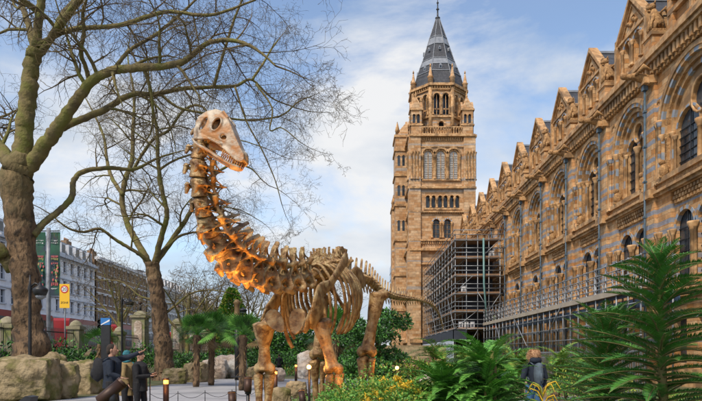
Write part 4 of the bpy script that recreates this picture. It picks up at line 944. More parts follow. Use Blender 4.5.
# skull
sk_o = P(202, 128, 8.70); f_d = Vector((.86, -.25, -.46)).normalized(); d_d = Vector((.48, .0, .86)); s_d = f_d.cross(d_d).normalized(); d_d = s_d.cross(f_d).normalized()
def S(f, s, d_): return sk_o+f_d*f*1.02+s_d*s*1.05+d_d*d_*1.14
def hwid(f): return .155 if f < .3 else .155-(f-.3)*.12
top = [(-.03,.08), (.04,.2), (.14,.265), (.26,.275), (.38,.225), (.50,.14), (.62,.05), (.74,-.03), (.84,-.09), (.88,-.15)]
bot = [(-.02,-.02), (.06,-.1), (.10,-.19), (.26,-.13), (.42,-.13), (.56,-.155), (.68,-.19), (.78,-.21), (.85,-.2), (.87,-.18)]
m = MB()
outl = top+bot[::-1][:-0 or None]
holes = [[(.285+.062*math.cos(-a*math.pi/5), .085+.085*math.sin(-a*math.pi/5)) for a in range(10)], [(.46+.05*math.cos(-a*math.pi/4), -.02+.032*math.sin(-a*math.pi/4)) for a in range(8)], [(.10+.035*math.cos(-a*math.pi/4), .02+.10*math.sin(-a*math.pi/4)) for a in range(8)]]
for s in (-1, 1):
    tris = tessellate_polygon([[Vector((p[0], p[1], 0)) for p in l] for l in [outl]+holes]); ap_ = [p for l in [outl]+holes for p in l]
    bul = lambda p: hwid(p[0])*(1-.25*max(0, (p[1]-.12)/.15))
    vs = [tuple(S(p[0], s*(bul(p)), p[1])) for p in ap_]+[tuple(S(p[0], s*(bul(p)-.035), p[1])) for p in ap_]; n = len(ap_)
    fs = [tuple(t) for t in tris]+[tuple(n+k for k in t) for t in tris]; o_ = 0
    for l in [outl]+holes:
        L = len(l); fs += [(o_+i, o_+(i+1) % L, n+o_+(i+1) % L, n+o_+i) for i in range(L)]; o_ += L
    m.add(vs, fs, skullm, True)
    rim = [S(.285+.068*math.cos(a*math.pi/6), s*(.155), .085+.092*math.sin(a*math.pi/6)) for a in range(13)]; m.tube(rim, .014, skullm, 6)
    m.tube([S(-.02, s*.1, .05), S(.05, s*.16, -.1), S(.12, s*.15, -.2)], [.03,.03,.04], skullm, 7); m.tube([S(.12, s*.15, -.18), S(.3, s*.165, -.12), S(.5, s*.14, -.12)], [.02,.018,.02], skullm, 6)
for i in range(len(top)-1):
    a, b = top[i], top[i+1]; wa, wb = hwid(a[0])*.8, hwid(b[0])*.8
    if i in (3,):
        for s in (-1, 1): m.tube([S(a[0], s*wa, a[1]), S(b[0], s*wb, b[1])], .02, skullm, 6)
        m.tube([S(a[0], 0, a[1]), S(b[0], 0, b[1])], .018, skullm, 6); continue
    v = [S(a[0], -wa, a[1]), S(a[0], wa, a[1]), S(b[0], wb, b[1]), S(b[0], -wb, b[1])]; lo = [p-d_d*.03-f_d*.01 for p in v]
    m.add([tuple(p) for p in v+lo], [(0,1,2,3), (7,6,5,4), (0,4,5,1), (1,5,6,2), (2,6,7,3), (3,7,4,0)], skullm, True)
v = [S(.76, -.1, -.05), S(.76, .1, -.05), S(.87, .075, -.17), S(.87, -.075, -.17), S(.76, -.1, -.2), S(.76, .1, -.2)]
m.ell(S(.78, 0, -.12), (.10, .10, .085), skullm, 10); m.ell(S(.10, 0, .06), (.13, .12, .11), skullm, 10)
me = fuse(m, .011, 2, skullm); shift(me, -DO); sko = dpart('skull', me)
m = MB(); m.ell(S(.22, 0, .05), (.115, .12, .16), bone, 12); m.ell(S(.42, 0, .0), (.12, .06, .06), bone, 10); m.build('skull_inner_shade', sko)  # solid filler added between the side plates, stands in for shade behind the openings
m = MB()
jaw = [S(.06, 0, -.22), S(.2, 0, -.25), S(.4, 0, -.275), S(.6, 0, -.29), S(.75, 0, -.28), S(.83, 0, -.26)]
for s in (-1, 1):
    pts = [S(.06, s*.14, -.20), S(.16, s*.145, -.24), S(.35, s*.13, -.25), S(.55, s*.11, -.27), S(.72, s*.09, -.28), S(.82, s*.05, -.265), S(.84, 0, -.26)]
    m.tube(catmull(pts, 4), [(.05 if 3 < k < 14 else .035, .022) for k in range(25)], skullm, 8)
m.ell(S(.76, 0, -.28), (.09, .08, .03), skullm, 8)
me = fuse(m, .012, 2, skullm); shift(me, -DO); dpart('lower_jaw', me, sko)
m = MB()
for s in (-1, 1):
    for k in range(11):
        a = k/10*1.5; f = .50+.35*math.sin(min(1.57, a*1.05)); sd2 = s*(.085*math.cos(a)+.02 if a < 1.5 else .01)
        f = .55+.3*k/10; sd2 = s*(.11-.075*(k/10)**2)
        m = MB(); m.tube([S(f, sd2, -.155-.03*(k/10)), S(f+.012, sd2, -.235-.01*(k/10))], [.013, .004], tooth, 5); m.build('tooth', sko); m = MB(); m.tube([S(f+.01, sd2*.9, -.27), S(f+.02, sd2*.92, -.20)], [.012, .004], tooth, 5); m.build('tooth', sko)
# ================================================================== PEOPLE
skin = mat('skin', (.48, .27, .18), (.40, .22, .15), 12, .55); 
def cloth(n, c, r=.85): return mat(n, c, tuple(x*.6 for x in c), 7, r, bump=.5, bscale=18, bdist=.02)
navy = cloth('navy_cloth', (.012, .022, .042)); blackc = cloth('black_cloth', (.012, .013, .017)); denim = cloth('blue_denim', (.05, .14, .30)); greyp = cloth('grey_fabric', (.09, .13, .17)); furm = mat('tan_fur', (.62, .40, .24), (.45, .27, .15), 20, 1.0)
tealc = cloth('teal_wool', (.03, .19, .24)); mixc = cloth('ochre_coat', (.30, .21, .09)); hairm = cloth('dark_hair', (.03, .02, .014)); shoe = cloth('shoe_leather', (.03, .025, .022), .5); hiv = cloth('hi_vis_yellow', (.55, .75, .05)); orangec = cloth('hi_vis_orange', (.75, .13, .03))
def person(loc, rz, label, H=1.76, coat=navy, legs=blackc, hair=hairm, arms=None, hood=None, hat=None, pack=None, coat_len=.80, stride=.08, scarf=None, group=None, helmet=None, voxel=.012):
    t = link('person', None, None, Vector((0, 0, 0))); tag(t, label, 'person', group); k = H/1.76
    V = lambda x, y, z: Vector((x, y, z))*k        # faces -y
    if arms is None: arms = [((.27, .02, 1.12), (.25, -.12, .90)), ((-.27, .02, 1.12), (-.25, -.10, .90))]
    m = MB(); s = skin
    m.ell(V(0, -.01, 1.635), (.077*k, .098*k, .122*k), s, 14); m.ell(V(0, -.03, 1.575), (.06*k, .072*k, .07*k), s, 10)
    m.tube([V(0, -.10, 1.65), V(0, -.128, 1.615), V(0, -.105, 1.60)], [.010*k, .018*k, .014*k], s, 7)
    for sg in (-1, 1): m.ell(V(sg*.08, .0, 1.625), (.013*k, .024*k, .034*k), s, 8); m.ell(V(sg*.03, -.093, 1.642), (.016*k, .012*k, .009*k), s, 6)
    m.ell(V(0, -.10, 1.572), (.028*k, .016*k, .008*k), s, 8)
    m.tube([V(0, .01, 1.56), V(0, .02, 1.42)], [.056*k, .066*k], s, 10)
    m.tube([V(0, .02, 1.46), V(0, .01, 1.38), V(0, 0, 1.2), V(0, 0, 1.05), V(0, .0, .9)], [(.08*k,.06*k), (.17*k,.10*k), (.155*k,.11*k), (.13*k,.10*k), (.15*k,.11*k)], s, 12)
    sh_ = [V(.185, .01, 1.40), V(-.185, .01, 1.40)]
    feet_ = []
    for q, sg in enumerate((1, -1)):
        fy = -stride if q == 0 else stride; m.tube([V(sg*.09, 0, .92), V(sg*.10, fy*.5-.02, .50), V(sg*.10, fy, .09)], [.085*k, .055*k, .04*k], s, 10); m.tube([V(sg*.10, fy+.05, .05), V(sg*.10, fy-.15, .035)], [.04*k, .035*k], s, 8); feet_.append((sg, fy))
    for q in range(2):
        e, h = [Vector(a)*k for a in arms[q]]; a = sh_[q]; m.tube([a, (a+e)/2, e, (e+h)/2, h], [.052*k, .046*k, .04*k, .036*k, .027*k], s, 9)
        d_ = (h-e).normalized(); sd2 = d_.cross(Vector((0, 0, 1))).normalized() if abs(d_.z) < .9 else Vector((0, 1, 0)); nn = d_.cross(sd2).normalized()
        m.tube([h, h+d_*.05*k, h+d_*.09*k], [(.030*k, .016*k), (.042*k, .016*k), (.038*k, .013*k)], s, 8)
        for j in range(4):
            b0 = h+d_*.085*k+sd2*(-.03+.02*j)*k; l_ = (.07, .082, .078, .06)[j]*k
            m.tube([b0, b0+d_*l_*.5-nn*.006*k, b0+d_*l_-nn*.03*k], [.0095*k, .009*k, .0075*k], s, 6)
        b0 = h+d_*.02*k+sd2*.03*k; m.tube([b0, b0+sd2*.03*k+d_*.03*k, b0+sd2*.035*k+d_*.065*k-nn*.01*k], [.013*k, .011*k, .009*k], s, 6)
    bo = link('body', fuse(m, .008 if voxel < .02 else .014, 1, skin), t)
    m = MB(); c = coat                       # jacket
    m.tube([V(0, .02, 1.49), V(0, .015, 1.44), V(0, .01, 1.36), V(0, 0, 1.2), V(0, 0, 1.02), V(0, 0, coat_len)], [(.085*k,.08*k), (.15*k,.10*k), (.215*k,.135*k), (.20*k,.15*k), (.185*k,.145*k), (.20*k,.155*k)], c, 16)
    for q in range(2):
        e, h = [Vector(a)*k for a in arms[q]]; a = sh_[q]; m.tube([a+V(0, 0, .01), (a+e)/2, e, (e+h)/2, h-(h-e)*.04], [.082*k, .072*k, .064*k, .056*k, .048*k], c, 10)
    link('jacket', fuse(m, voxel, 2, coat), t)
    m = MB()
    for sg, fy in feet_: m.tube([V(sg*.085, 0, .95), V(sg*.095, fy*.3, .72), V(sg*.10, fy*.5-.02, .5), V(sg*.10, fy*.9, .2), V(sg*.10, fy, .085)], [.115*k, .10*k, .08*k, .068*k, .064*k], legs, 10)
    m.ell(V(0, 0, .93), (.165*k, .12*k, .1*k), legs, 10)
    link('trousers', fuse(m, voxel, 1, legs), t)
    for sg, fy in feet_:
        m = MB(); m.tube([V(sg*.10, fy+.07, .05), V(sg*.10, fy, .055), V(sg*.10, fy-.1, .04), V(sg*.10, fy-.19, .03)], [(.04*k,.045*k), (.048*k,.05*k), (.05*k,.038*k), (.035*k,.025*k)], shoe, 10); m.box(tuple(V(sg*.10-.045, fy-.19, 0)), tuple(V(sg*.10+.045, fy+.09, .02)), shoe); m.build('shoe', t)
    if hood:
        m = MB(); rg = random.Random(1); m.ell(V(0, .035, 1.635), (.125*k, .125*k, .15*k), hood, 12); m.ell(V(0, .09, 1.52), (.15*k, .10*k, .09*k), coat, 10)
        ho = m.build('hood', t); m = MB()
        for j in range(2200):
            a = rg.uniform(0, 2*math.pi); r0 = rg.uniform(.9, 1.1); p = V(math.cos(a)*.125*r0, -.02+rg.uniform(-.07, .09), 1.615+math.sin(a)*.14*r0); q = p+Vector((math.cos(a), rg.uniform(-.8, .5), math.sin(a))).normalized()*.04*k+Vector((rg.uniform(-.01, .01),)*3); sd2 = Vector((rg.uniform(-1, 1), rg.uniform(-1, 1), rg.uniform(-1, 1))).normalized()*.004; m.add([tuple(p-sd2), tuple(p+sd2), tuple(q)], [(0, 1, 2)], hood)
        for j in range(3000):
            a = rg.uniform(0, math.pi*2); b = rg.uniform(.0, 1.9); p = V(0, .035, 1.64)+Vector((math.sin(b)*math.cos(a)*.125, math.sin(b)*math.sin(a)*.125, math.cos(b)*.15))*k; q = p+(p-V(0,.035,1.6)).normalized()*.022+Vector((rg.uniform(-.01, .01), rg.uniform(-.01, .01), -.012)); sd2 = Vector((rg.uniform(-1, 1), rg.uniform(-1, 1), 0)).normalized()*.005; m.add([tuple(p-sd2), tuple(p+sd2), tuple(q)], [(0, 1, 2)], hood)
        m.build('fur_trim', ho)
    elif hat or helmet:
        m = MB(); hm = hat or helmet; m.lathe(V(0, .005, 1.655), [(.096*k, 0), (.10*k, .03*k), (.09*k, .075*k), (.055*k, .11*k), (.01, .122*k)], hm, 14)
        m.lathe(V(0, .005, 1.65), [(.104*k, 0), (.106*k, .035*k), (.098*k, .04*k)], hm, 14); m.build('hat', t)
    else:
        m = MB(); m.ell(V(0, .015, 1.665), (.086*k, .104*k, .105*k), hair, 12); m.ell(V(0, .05, 1.61), (.08*k, .07*k, .09*k), hair, 10); link('hair', fuse(m, .01, 1, hair), t)
    if pack:
        m = MB(); m.tube([V(0, .22, 1.44), V(0, .235, 1.40), V(0, .25, 1.2), V(0, .245, 1.03), V(0, .22, 1.0)], [(.08*k,.05*k), (.14*k,.085*k), (.155*k,.10*k), (.15*k,.095*k), (.10*k,.06*k)], pack, 12)
        m.tube([V(0, .31, 1.22), V(0, .33, 1.1), V(0, .31, 1.04)], [(.11*k,.03*k), (.12*k,.04*k), (.10*k,.02*k)], pack, 10)
        bp_ = m.build('backpack', t); m = MB()
        for sg in (-1, 1): m.tube([V(sg*.1, .2, 1.42), V(sg*.12, .06, 1.485), V(sg*.13, -.10, 1.38), V(sg*.15, -.10, 1.2), V(sg*.16, .1, 1.08)], [(.022, .008)]*5, pack, 6)
        m.build('shoulder_strap', bp_)
    if scarf:
        m = MB(); m.tube([V(.08*math.cos(a), .01+.08*math.sin(a), 1.48) for a in [j*math.pi/6 for j in range(13)]], .035*k, scarf, 8); m.tube([V(.04, -.1, 1.46), V(.05, -.16, 1.25), V(.05, -.16, 1.0)], [(.05, .02)]*3, scarf, 8); m.build('scarf', t)
    t.location = loc; t.rotation_euler = (0, 0, rz); return t
def PF(px, Y): return Vector(((px-CX)*Y/F, Y, .006))
# man pointing: faces right (+x)
person(PF(112, 13.6), R(100), 'man in dark navy jacket with black backpack, arm stretched out pointing to the right', 1.84, navy, blackc, arms=[((.28, -.27, 1.47), (.28, -.52, 1.58)), ((-.24, -.02, 1.12), (-.22, -.22, 1.05))], pack=blackc)
person(PF(140, 14.9), R(80), 'man in black coat and cap standing right of the pointing man, hands together', 1.70, blackc, blackc, hat=blackc, arms=[((.22, -.10, 1.12), (.06, -.33, 1.16)), ((-.24, -.06, 1.10), (-.06, -.33, 1.12))], coat_len=.72)
person(PF(127, 15.0), R(95), 'person in teal hat and ochre coat half hidden between the two men', 1.70, mixc, blackc, hat=tealc, scarf=tealc, coat_len=.6)
person(PF(534, 13.4), R(187), 'person seen from behind in dark parka with fur hood, grey backpack and blue jeans', 1.71, navy, denim, hood=furm, pack=greyp, coat_len=.88)
person(PF(279, 46), R(200), 'distant person in black on the path between the skeleton\'s front legs', 1.7, blackc, blackc, voxel=.02)
person(Vector(((494.5-CX)*67.8/F, 67.8, 4.57)), R(30), 'scaffolder in yellow vest and orange trousers on the lowest scaffold deck', 1.78, hiv, orangec, helmet=hiv, voxel=.02)
person(Vector(((489-CX)*68.3/F, 68.3, 4.57)), R(-60), 'scaffolder in dark jacket and orange helmet left of the one in yellow', 1.74, navy, blackc, helmet=orangec, voxel=.02)
# ================================================================== BARE TREES
def twig_tube(mb, pts, rads, m, n):
    mb.tube(pts, rads, m, n, cap=False, smooth=(n > 4))
def rv(rng): return Vector((rng.gauss(0, 1), rng.gauss(0, 1), rng.gauss(0, 1))).normalized()
def grow(mb, p, d, L, r, lvl, rng, P_):
    seg = max(3, int(L/P_['seg'][lvl])); pts = [p.copy()]; d = d.normalized(); rads = [r]; q = p.copy()
    wob = P_['wob'][lvl]; trop = P_['trop'][lvl]
    bend = rv(rng)*wob*.5
    for i in range(seg):
        if rng.random() < .3: bend = rv(rng)*wob*.6
        d = (d+rv(rng)*wob*.5+bend+Vector((0, 0, trop))).normalized(); q = q+d*(L/seg); pts.append(q.copy()); rads.append(r*(1-.75*(i+1)/seg)+.0)
        if lvl < P_['max'] and i >= (0 if lvl > 0 else 1):
            nb = P_['br'][lvl]; nb = int(nb)+(1 if rng.random() < nb % 1 else 0)
            for _ in range(nb):
                side = d.cross(rv(rng)).normalized(); nd = (d*rng.uniform(.25, .8)+side*rng.uniform(.6, 1.0)).normalized()
                grow(mb, q, nd, L*rng.uniform(.38, .68)*(1-.3*i/seg), max(rads[-1]*.62, P_['rmin']), lvl+1, rng, P_)
    twig_tube(mb, pts, [max(x, P_['rmin']*.7) for x in rads], bark2 if r > .05 else twigm, 6 if r > .06 else (4 if r > .025 else 3))
def limb(mb, pl, rad, rng, P_, every=1.0, L=(2.0, 4.0), start=.25, m=None, endL=3.0):
    C = catmull([Vector(p) for p in pl], 8); n = len(C); rr = []
    for i in range(n):
        t = i/8; k = min(int(t), len(rad)-2); f = t-k; rr.append(rad[k]*(1-f)+rad[k+1]*f)
    # irregular knobbly surface
    rr = [r*(1+rng.uniform(-.07, .07)) for r in rr]
    C2 = [c+rv(rng)*rr[i]*.12 for i, c in enumerate(C)]
    mb.tube(C2, rr, m or (bark2), 12 if max(rr) > .2 else 8)
    return C2, rr
def sprout(mb, C, rr, rng, P_, every, L, start, endL):
    acc = 0; n = len(C)
    for i in range(1, n):
        acc += (C[i]-C[i-1]).length
        if i/n > start and acc > every:
            acc = 0; tan = (C[i]-C[i-1]).normalized(); side = tan.cross(rv(rng)).normalized(); side.z += .25
            grow(mb, C[i], tan*rng.uniform(.2, .6)+side, rng.uniform(*L), min(rr[i]*.5, .085), 1, rng, P_)
    if endL: grow(mb, C[-1], C[-1]-C[-2], endL, rr[-1], 0, rng, P_)
PT = dict(seg=(.55, .42, .30, .20, .17), wob=(.30, .38, .45, .5, .5), trop=(.02, .0, -.03, -.06, -.1), br=(1.5, 1.45, 1.3, .85), rmin=.0062, max=4)
def plane_tree(base, limbs, label, seed, density=1.0, P_=PT):
    rng = random.Random(seed); t = thing('plane_tree', base, label, 'tree'); tk = MB(); cr = MB()
    for (pts, rad, kw) in limbs:
        C, rr = limb(tk, pts, rad, rng, P_, m=kw.get('m'))
        if kw.get('tw', 1): sprout(cr, C, rr, rng, P_, kw.get('every', 1.3)/density, kw.get('L', (2.0, 3.8)), kw.get('start', .2), kw.get('end', 3.0))
    tk.build('trunk', t); cr.build('crown', t); print(label, len(cr.f)); return t
def PP(l, Y, dY=0): return [P(x, y, Y+(dY*i)) for i, (x, y) in enumerate(l)]
Y1_ = 25.0; q = Y1_/F
base = P(30, 395, Y1_)
L1 = [
 ([Vector((base.x, Y1_, -.1)), P(30, 372, Y1_), P(31, 350, Y1_), P(27, 310, Y1_), P(24, 260, Y1_), P(20, 215, Y1_), P(17, 180, Y1_), P(20, 160, Y1_)], [1.0, .82, .70, .56, .53, .58, .64, .56], dict(m=bark, tw=0)),
 (PP([(19, 172), (24, 135), (28, 100), (31, 70), (36, 48)], Y1_, -.1), [0.460, 0.340, 0.340, 0.310, 0.300], dict(tw=0)),
 (PP([(35, 52), (30, 30), (22, 5), (14, -25)], Y1_, .5), [0.178, 0.145, 0.121, 0.081], dict(start=.1)),
 (PP([(36, 48), (39, 20), (42, -5), (46, -40), (44, -80)], Y1_, -.2), [0.180, 0.173, 0.158, 0.115, 0.072], dict()),
 (PP([(42, 52), (55, 32), (70, 12), (85, -8), (100, -35), (125, -60)], Y1_, -.8), [0.150, 0.150, 0.136, 0.122, 0.095, 0.054], dict()),
 (PP([(42, 50), (50, 40), (60, 18), (72, 2), (90, -20)], Y1_, .7), [0.122, 0.116, 0.102, 0.082, 0.048], dict()),
 (PP([(26, 172), (45, 145), (58, 127), (74, 104), (91, 82), (112, 71), (139, 68), (180, 63), (206, 44), (228, 40), (246, 44), (260, 52), (276, 66)], Y1_, -.3), [0.299, 0.286, 0.258, 0.211, 0.184, 0.163, 0.150, 0.122, 0.088, 0.075, 0.068, 0.048, 0.034], dict(start=.3, every=.62, L=(1.8, 3.4), end=1.8)),
 (PP([(56, 130), (75, 122), (104, 110), (130, 95), (156, 94), (180, 89), (212, 87), (235, 86), (252, 80), (272, 98), (296, 108)], Y1_, .35), [0.174, 0.152, 0.131, 0.120, 0.104, 0.093, 0.082, 0.071, 0.054, 0.038, 0.027], dict(start=.2, every=.62, L=(1.8, 3.4), end=2.0)),
 (PP([(90, 83), (86, 68), (81, 53), (84, 32), (83, 12), (90, -10)], Y1_, -.4), [0.102, 0.090, 0.090, 0.077, 0.064, 0.038], dict(L=(1.6, 3.2))),
 (PP([(214, 86), (220, 65), (226, 45), (234, 20), (244, -5), (254, -30)], Y1_+2, -.3), [0.072, 0.066, 0.060, 0.054, 0.042, 0.024], dict(L=(1.8, 3.4), every=.9)),
 (PP([(33, 235), (45, 222), (60, 210), (72, 196), (74, 180), (85, 171), (110, 168), (135, 169), (158, 158), (185, 150)], Y1_, .5), [0.184, 0.143, 0.138, 0.133, 0.117, 0.107, 0.097, 0.076, 0.051, 0.025], dict(start=.6, every=.9, L=(1.4, 2.6), end=2.0)),
 (PP([(14, 170), (0, 148), (-25, 120), (-60, 90)], Y1_, .4), [0.328, 0.265, 0.203, 0.117], dict(start=.3)),
 (PP([(14, 268), (-4, 248), (-30, 238), (-70, 215)], Y1_, -.5), [0.320, 0.272, 0.224, 0.144], dict(start=.4)),
 (PP([(36, 46), (70, 30), (120, 25), (165, 12), (210, 15), (255, 0)], Y1_, -.7), [0.112, 0.096, 0.088, 0.072, 0.056, 0.032], dict(every=1.0)),
 (PP([(112, 72), (130, 50), (155, 35), (185, 10), (215, -20)], Y1_-1, .5), [0.085, 0.072, 0.065, 0.052, 0.033], dict(every=1.0)),
 (PP([(252, 80), (264, 62), (272, 48), (278, 40)], Y1_, .4), [0.054, 0.048, 0.036, 0.024], dict(every=.9, end=1.5, L=(1.2, 2.2))),
 (PP([(256, 84), (272, 108), (270, 130), (282, 128), (300, 142)], Y1_, -.3), [0.048, 0.036, 0.030, 0.027, 0.018], dict(every=.8, end=1.4, L=(1.2, 2.2))),
 (PP([(160, 94), (180, 108), (215, 115), (245, 120), (280, 116), (298, 102), (312, 96)], Y1_+3, .2), [0.072, 0.060, 0.054, 0.048, 0.042, 0.030, 0.018], dict(every=.8, end=1.4, L=(1.4, 2.6))),
 (PP([(235, 87), (246, 120), (262, 150), (275, 180), (282, 205)], Y1_+1, .2), [0.048, 0.036, 0.030, 0.024, 0.018], dict(every=.9, end=1.4, L=(1.2, 2.2))),
]
plane_tree((base.x, Y1_, 0), L1, 'big bare plane tree with thick flaky brown trunk at the far left and mossy limbs', 11)
Y2_ = 38.0; b2 = P(164, 380, Y2_)
L2 = [
 ([Vector((b2.x, Y2_, -.1)), P(164, 372, Y2_), P(163, 345, Y2_), P(160, 315, Y2_), P(156, 285, Y2_), P(152, 262, Y2_)], [.8, .64, .55, .48, .45, .45], dict(m=bark, tw=0)),
 (PP([(151, 268), (140, 247), (128, 225), (122, 200), (126, 178), (132, 160), (133, 130), (134, 95), (128, 60)], Y2_, .3), [0.245, 0.218, 0.190, 0.170, 0.163, 0.143, 0.116, 0.082, 0.048], dict(start=.25)),
 (PP([(123, 195), (112, 178), (107, 160), (104, 138), (96, 118), (84, 95)], Y2_, .6), [0.136, 0.122, 0.102, 0.082, 0.061, 0.034], dict()),
 (PP([(132, 172), (143, 153), (155, 138), (169, 130), (182, 112), (196, 105), (207, 112), (205, 128)], Y2_, -.4), [0.102, 0.095, 0.088, 0.082, 0.075, 0.075, 0.061, 0.041], dict()),
 (PP([(154, 265), (161, 238), (167, 215), (162, 190), (158, 162), (157, 130), (150, 95), (148, 60)], Y2_, -.5), [0.204, 0.177, 0.150, 0.129, 0.116, 0.102, 0.075, 0.041], dict()),
 (PP([(156, 262), (172, 240), (188, 216), (200, 192), (212, 176), (232, 165), (250, 168), (262, 180)], Y2_, .3), [0.204, 0.163, 0.136, 0.102, 0.088, 0.075, 0.054, 0.034], dict(start=.2)),
 (PP([(166, 248), (180, 236), (200, 232), (215, 236), (238, 240), (258, 252)], Y2_, .4), [0.095, 0.082, 0.061, 0.054, 0.041, 0.020], dict(every=1.0)),
 (PP([(150, 262), (136, 252), (116, 240), (100, 229), (84, 232), (68, 228), (50, 214)], Y2_, -.6), [0.150, 0.122, 0.102, 0.088, 0.075, 0.061, 0.034], dict()),
 (PP([(160, 318), (176, 305), (190, 294), (208, 290), (226, 292)], Y2_, .3), [0.095, 0.075, 0.061, 0.048, 0.027], dict(L=(1, 2), end=1.4)),
 (PP([(158, 300), (140, 296), (122, 282), (100, 280)], Y2_, .6), [0.068, 0.054, 0.041, 0.027], dict(L=(1, 2), end=1.4)),
 (PP([(159, 170), (175, 160), (205, 150), (235, 140), (265, 148)], Y2_, .4), [0.075, 0.068, 0.054, 0.041, 0.027], dict(every=1.1)),
 (PP([(200, 192), (215, 205), (240, 210), (262, 222)], Y2_, .4), [0.061, 0.048, 0.034, 0.020], dict(every=1.0, L=(1.2, 2.4), end=1.5)),
]
plane_tree((b2.x, Y2_, 0), L2, 'second bare plane tree with slimmer grey-brown trunk behind the men', 23, 1.25)
# smaller bare trees along the street
PS = dict(seg=(1.0, .7, .5, .4, .3), wob=(.22, .32, .4, .45, .5), trop=(.06, .04, .0, -.03, -.1), br=(1.7, 1.4, .8, .5), rmin=.02, max=3)
def street_tree(px, Y, h, label, seed, z0=0.0):
    rng = random.Random(seed); b = P(px, 355, Y); b.z = z0; t = thing('bare_street_tree', b, label, 'tree', 'bare trees along the street')
    tk = MB(); cr = MB(); C, rr = limb(tk, [b, b+Vector((.1, 0, h*.2)), b+Vector((-.1, .1, h*.38))], [.34, .26, .24], rng, PS)
    for k in range(6):
        a = k*1.05+rng.uniform(-.3, .3); d_ = Vector((math.cos(a)*.7, math.sin(a)*.7, 1))
        grow(cr, C[-1]-Vector((0, 0, rng.uniform(0, h*.1))), d_, h*.5, .16, 0, rng, PS)
    tk.build('trunk', t); cr.build('crown', t)
street_tree(186, 60, 11, 'small bare street tree just right of the second plane trunk', 31, 0); street_tree(214, 68, 12, 'small bare tree above the left palm cluster', 32, 0)
street_tree(252, 80, 13, 'small bare tree right of the cone-shaped tree', 33, 0); street_tree(290, 95, 12, 'small bare tree seen through the skeleton\'s rib cage', 34, 0); street_tree(328, 78, 12, 'small bare tree seen behind the skeleton\'s hips', 36, 0); street_tree(120, 72, 12, 'small bare street tree behind the black lamp post', 35, 1.5)
# ================================================================== FOLIAGE
def quad_leaf(mb, p, d, w, L, m, side=None, fold=0):
    s = side if side is not None else d.cross(Vector((0, 0, 1)))
    if s.length < 1e-4: s = Vector((1, 0, 0))
    s = s.normalized()*w*.5
    mb.add([tuple(p), tuple(p+d*L*.45+s), tuple(p+d*L), tuple(p+d*L*.45-s)], [(0, 1, 2, 3)], m)
def blob(mb, c, r, n, ls, mats, rng, bias=.62, flat=0):
    c = Vector(c)
    subs = [Vector((rng.gauss(0, .45)*r[0], rng.gauss(0, .45)*r[1], abs(rng.gauss(0, .5))*r[2])) for _ in range(max(4, int(n/90)))]
    for i in range(n):
        s0 = subs[i % len(subs)]; v = rv(rng)*rng.uniform(bias, 1)*.42; p = c+s0+Vector((v.x*r[0], v.y*r[1], v.z*r[2]))
        if p.z < .01: continue
        d = (v.normalized()+rv(rng)*.7+Vector((0, 0, .25))).normalized(); l_ = ls*rng.uniform(.6, 1.3)
        quad_leaf(mb, p, d, l_*.5, l_, mats[int(rng.random()*len(mats))], d.cross(rv(rng)))
def shrub(name, c, r, n, ls, mats, label, cat, seed, group=None, flowers=0):
    rng = random.Random(seed); c = Vector(c); t = thing(name, (c.x, c.y, 0), label, cat, group)
    m = MB(); blob(m, (c.x, c.y, c.z), r, n, ls, mats, rng); m.build('foliage', t)
    m = MB()
    for k in range(7):
        a = rng.uniform(0, 6.28); m.tube([(c.x, c.y, -.05), (c.x+math.cos(a)*r[0]*.3, c.y+math.sin(a)*r[1]*.3, c.z*.6+.1), (c.x+math.cos(a)*r[0]*.5, c.y+math.sin(a)*r[1]*.5, c.z+r[2]*.3)], [.025, .018, .008], bark2, 5)
    m.build('stem', t)
    if flowers:
        m = MB()
        for k in range(flowers):
            v = rv(rng); v.z = abs(v.z)*.9+.1; p = c+Vector((v.x*r[0]*.75, v.y*r[1]*.75, v.z*r[2]*.95))
            for j in range(26): d = (rv(rng)+Vector((0, 0, .5))).normalized(); quad_leaf(m, p+rv(rng)*.04, d, .018, .04, lf_gold, d.cross(rv(rng)))
        m.build('flower', t)
    return t
def frond(mb, base, d, L, droop, ll, n, mats, rng, wd=.016, lift=.25, stem=lf_mid, sr=.008, tipn=.25, ang=.9, curl=0):
    d = d.normalized(); pts = [base.copy()]; p = base.copy(); N_ = 12
    for i in range(N_): d = (d+Vector((0, 0, -droop/N_))).normalized(); p = p+d*(L/N_); pts.append(p.copy())
    mb.tube(pts, [sr*(1-.7*i/N_) for i in range(N_+1)], stem, 4, False)
    for k in range(n):
        t = .06+.94*k/n; x = t*N_; i = min(int(x), N_-1); f = x-i; q = pts[i]*(1-f)+pts[i+1]*f; tan = (pts[i+1]-pts[i]).normalized(); sd2 = tan.cross(Vector((0, 0, 1)))
        if sd2.length < .05: sd2 = Vector((1, 0, 0))
        sd2.normalize(); nn = sd2.cross(tan); prof_ = math.sin(math.pi*min(1, t*.88+.14))**.6*(1 if t < .8 else 1-.5*(t-.8)/.2)
        for s in (-1, 1):
            dd = (sd2*s*ang+tan*.55+nn*lift+rv(rng)*.10).normalized(); quad_leaf(mb, q, dd, wd, ll*prof_*rng.uniform(.85, 1.1), mats[int(rng.random()*len(mats))], tan.cross(dd).cross(dd)*1.0 if curl else tan)
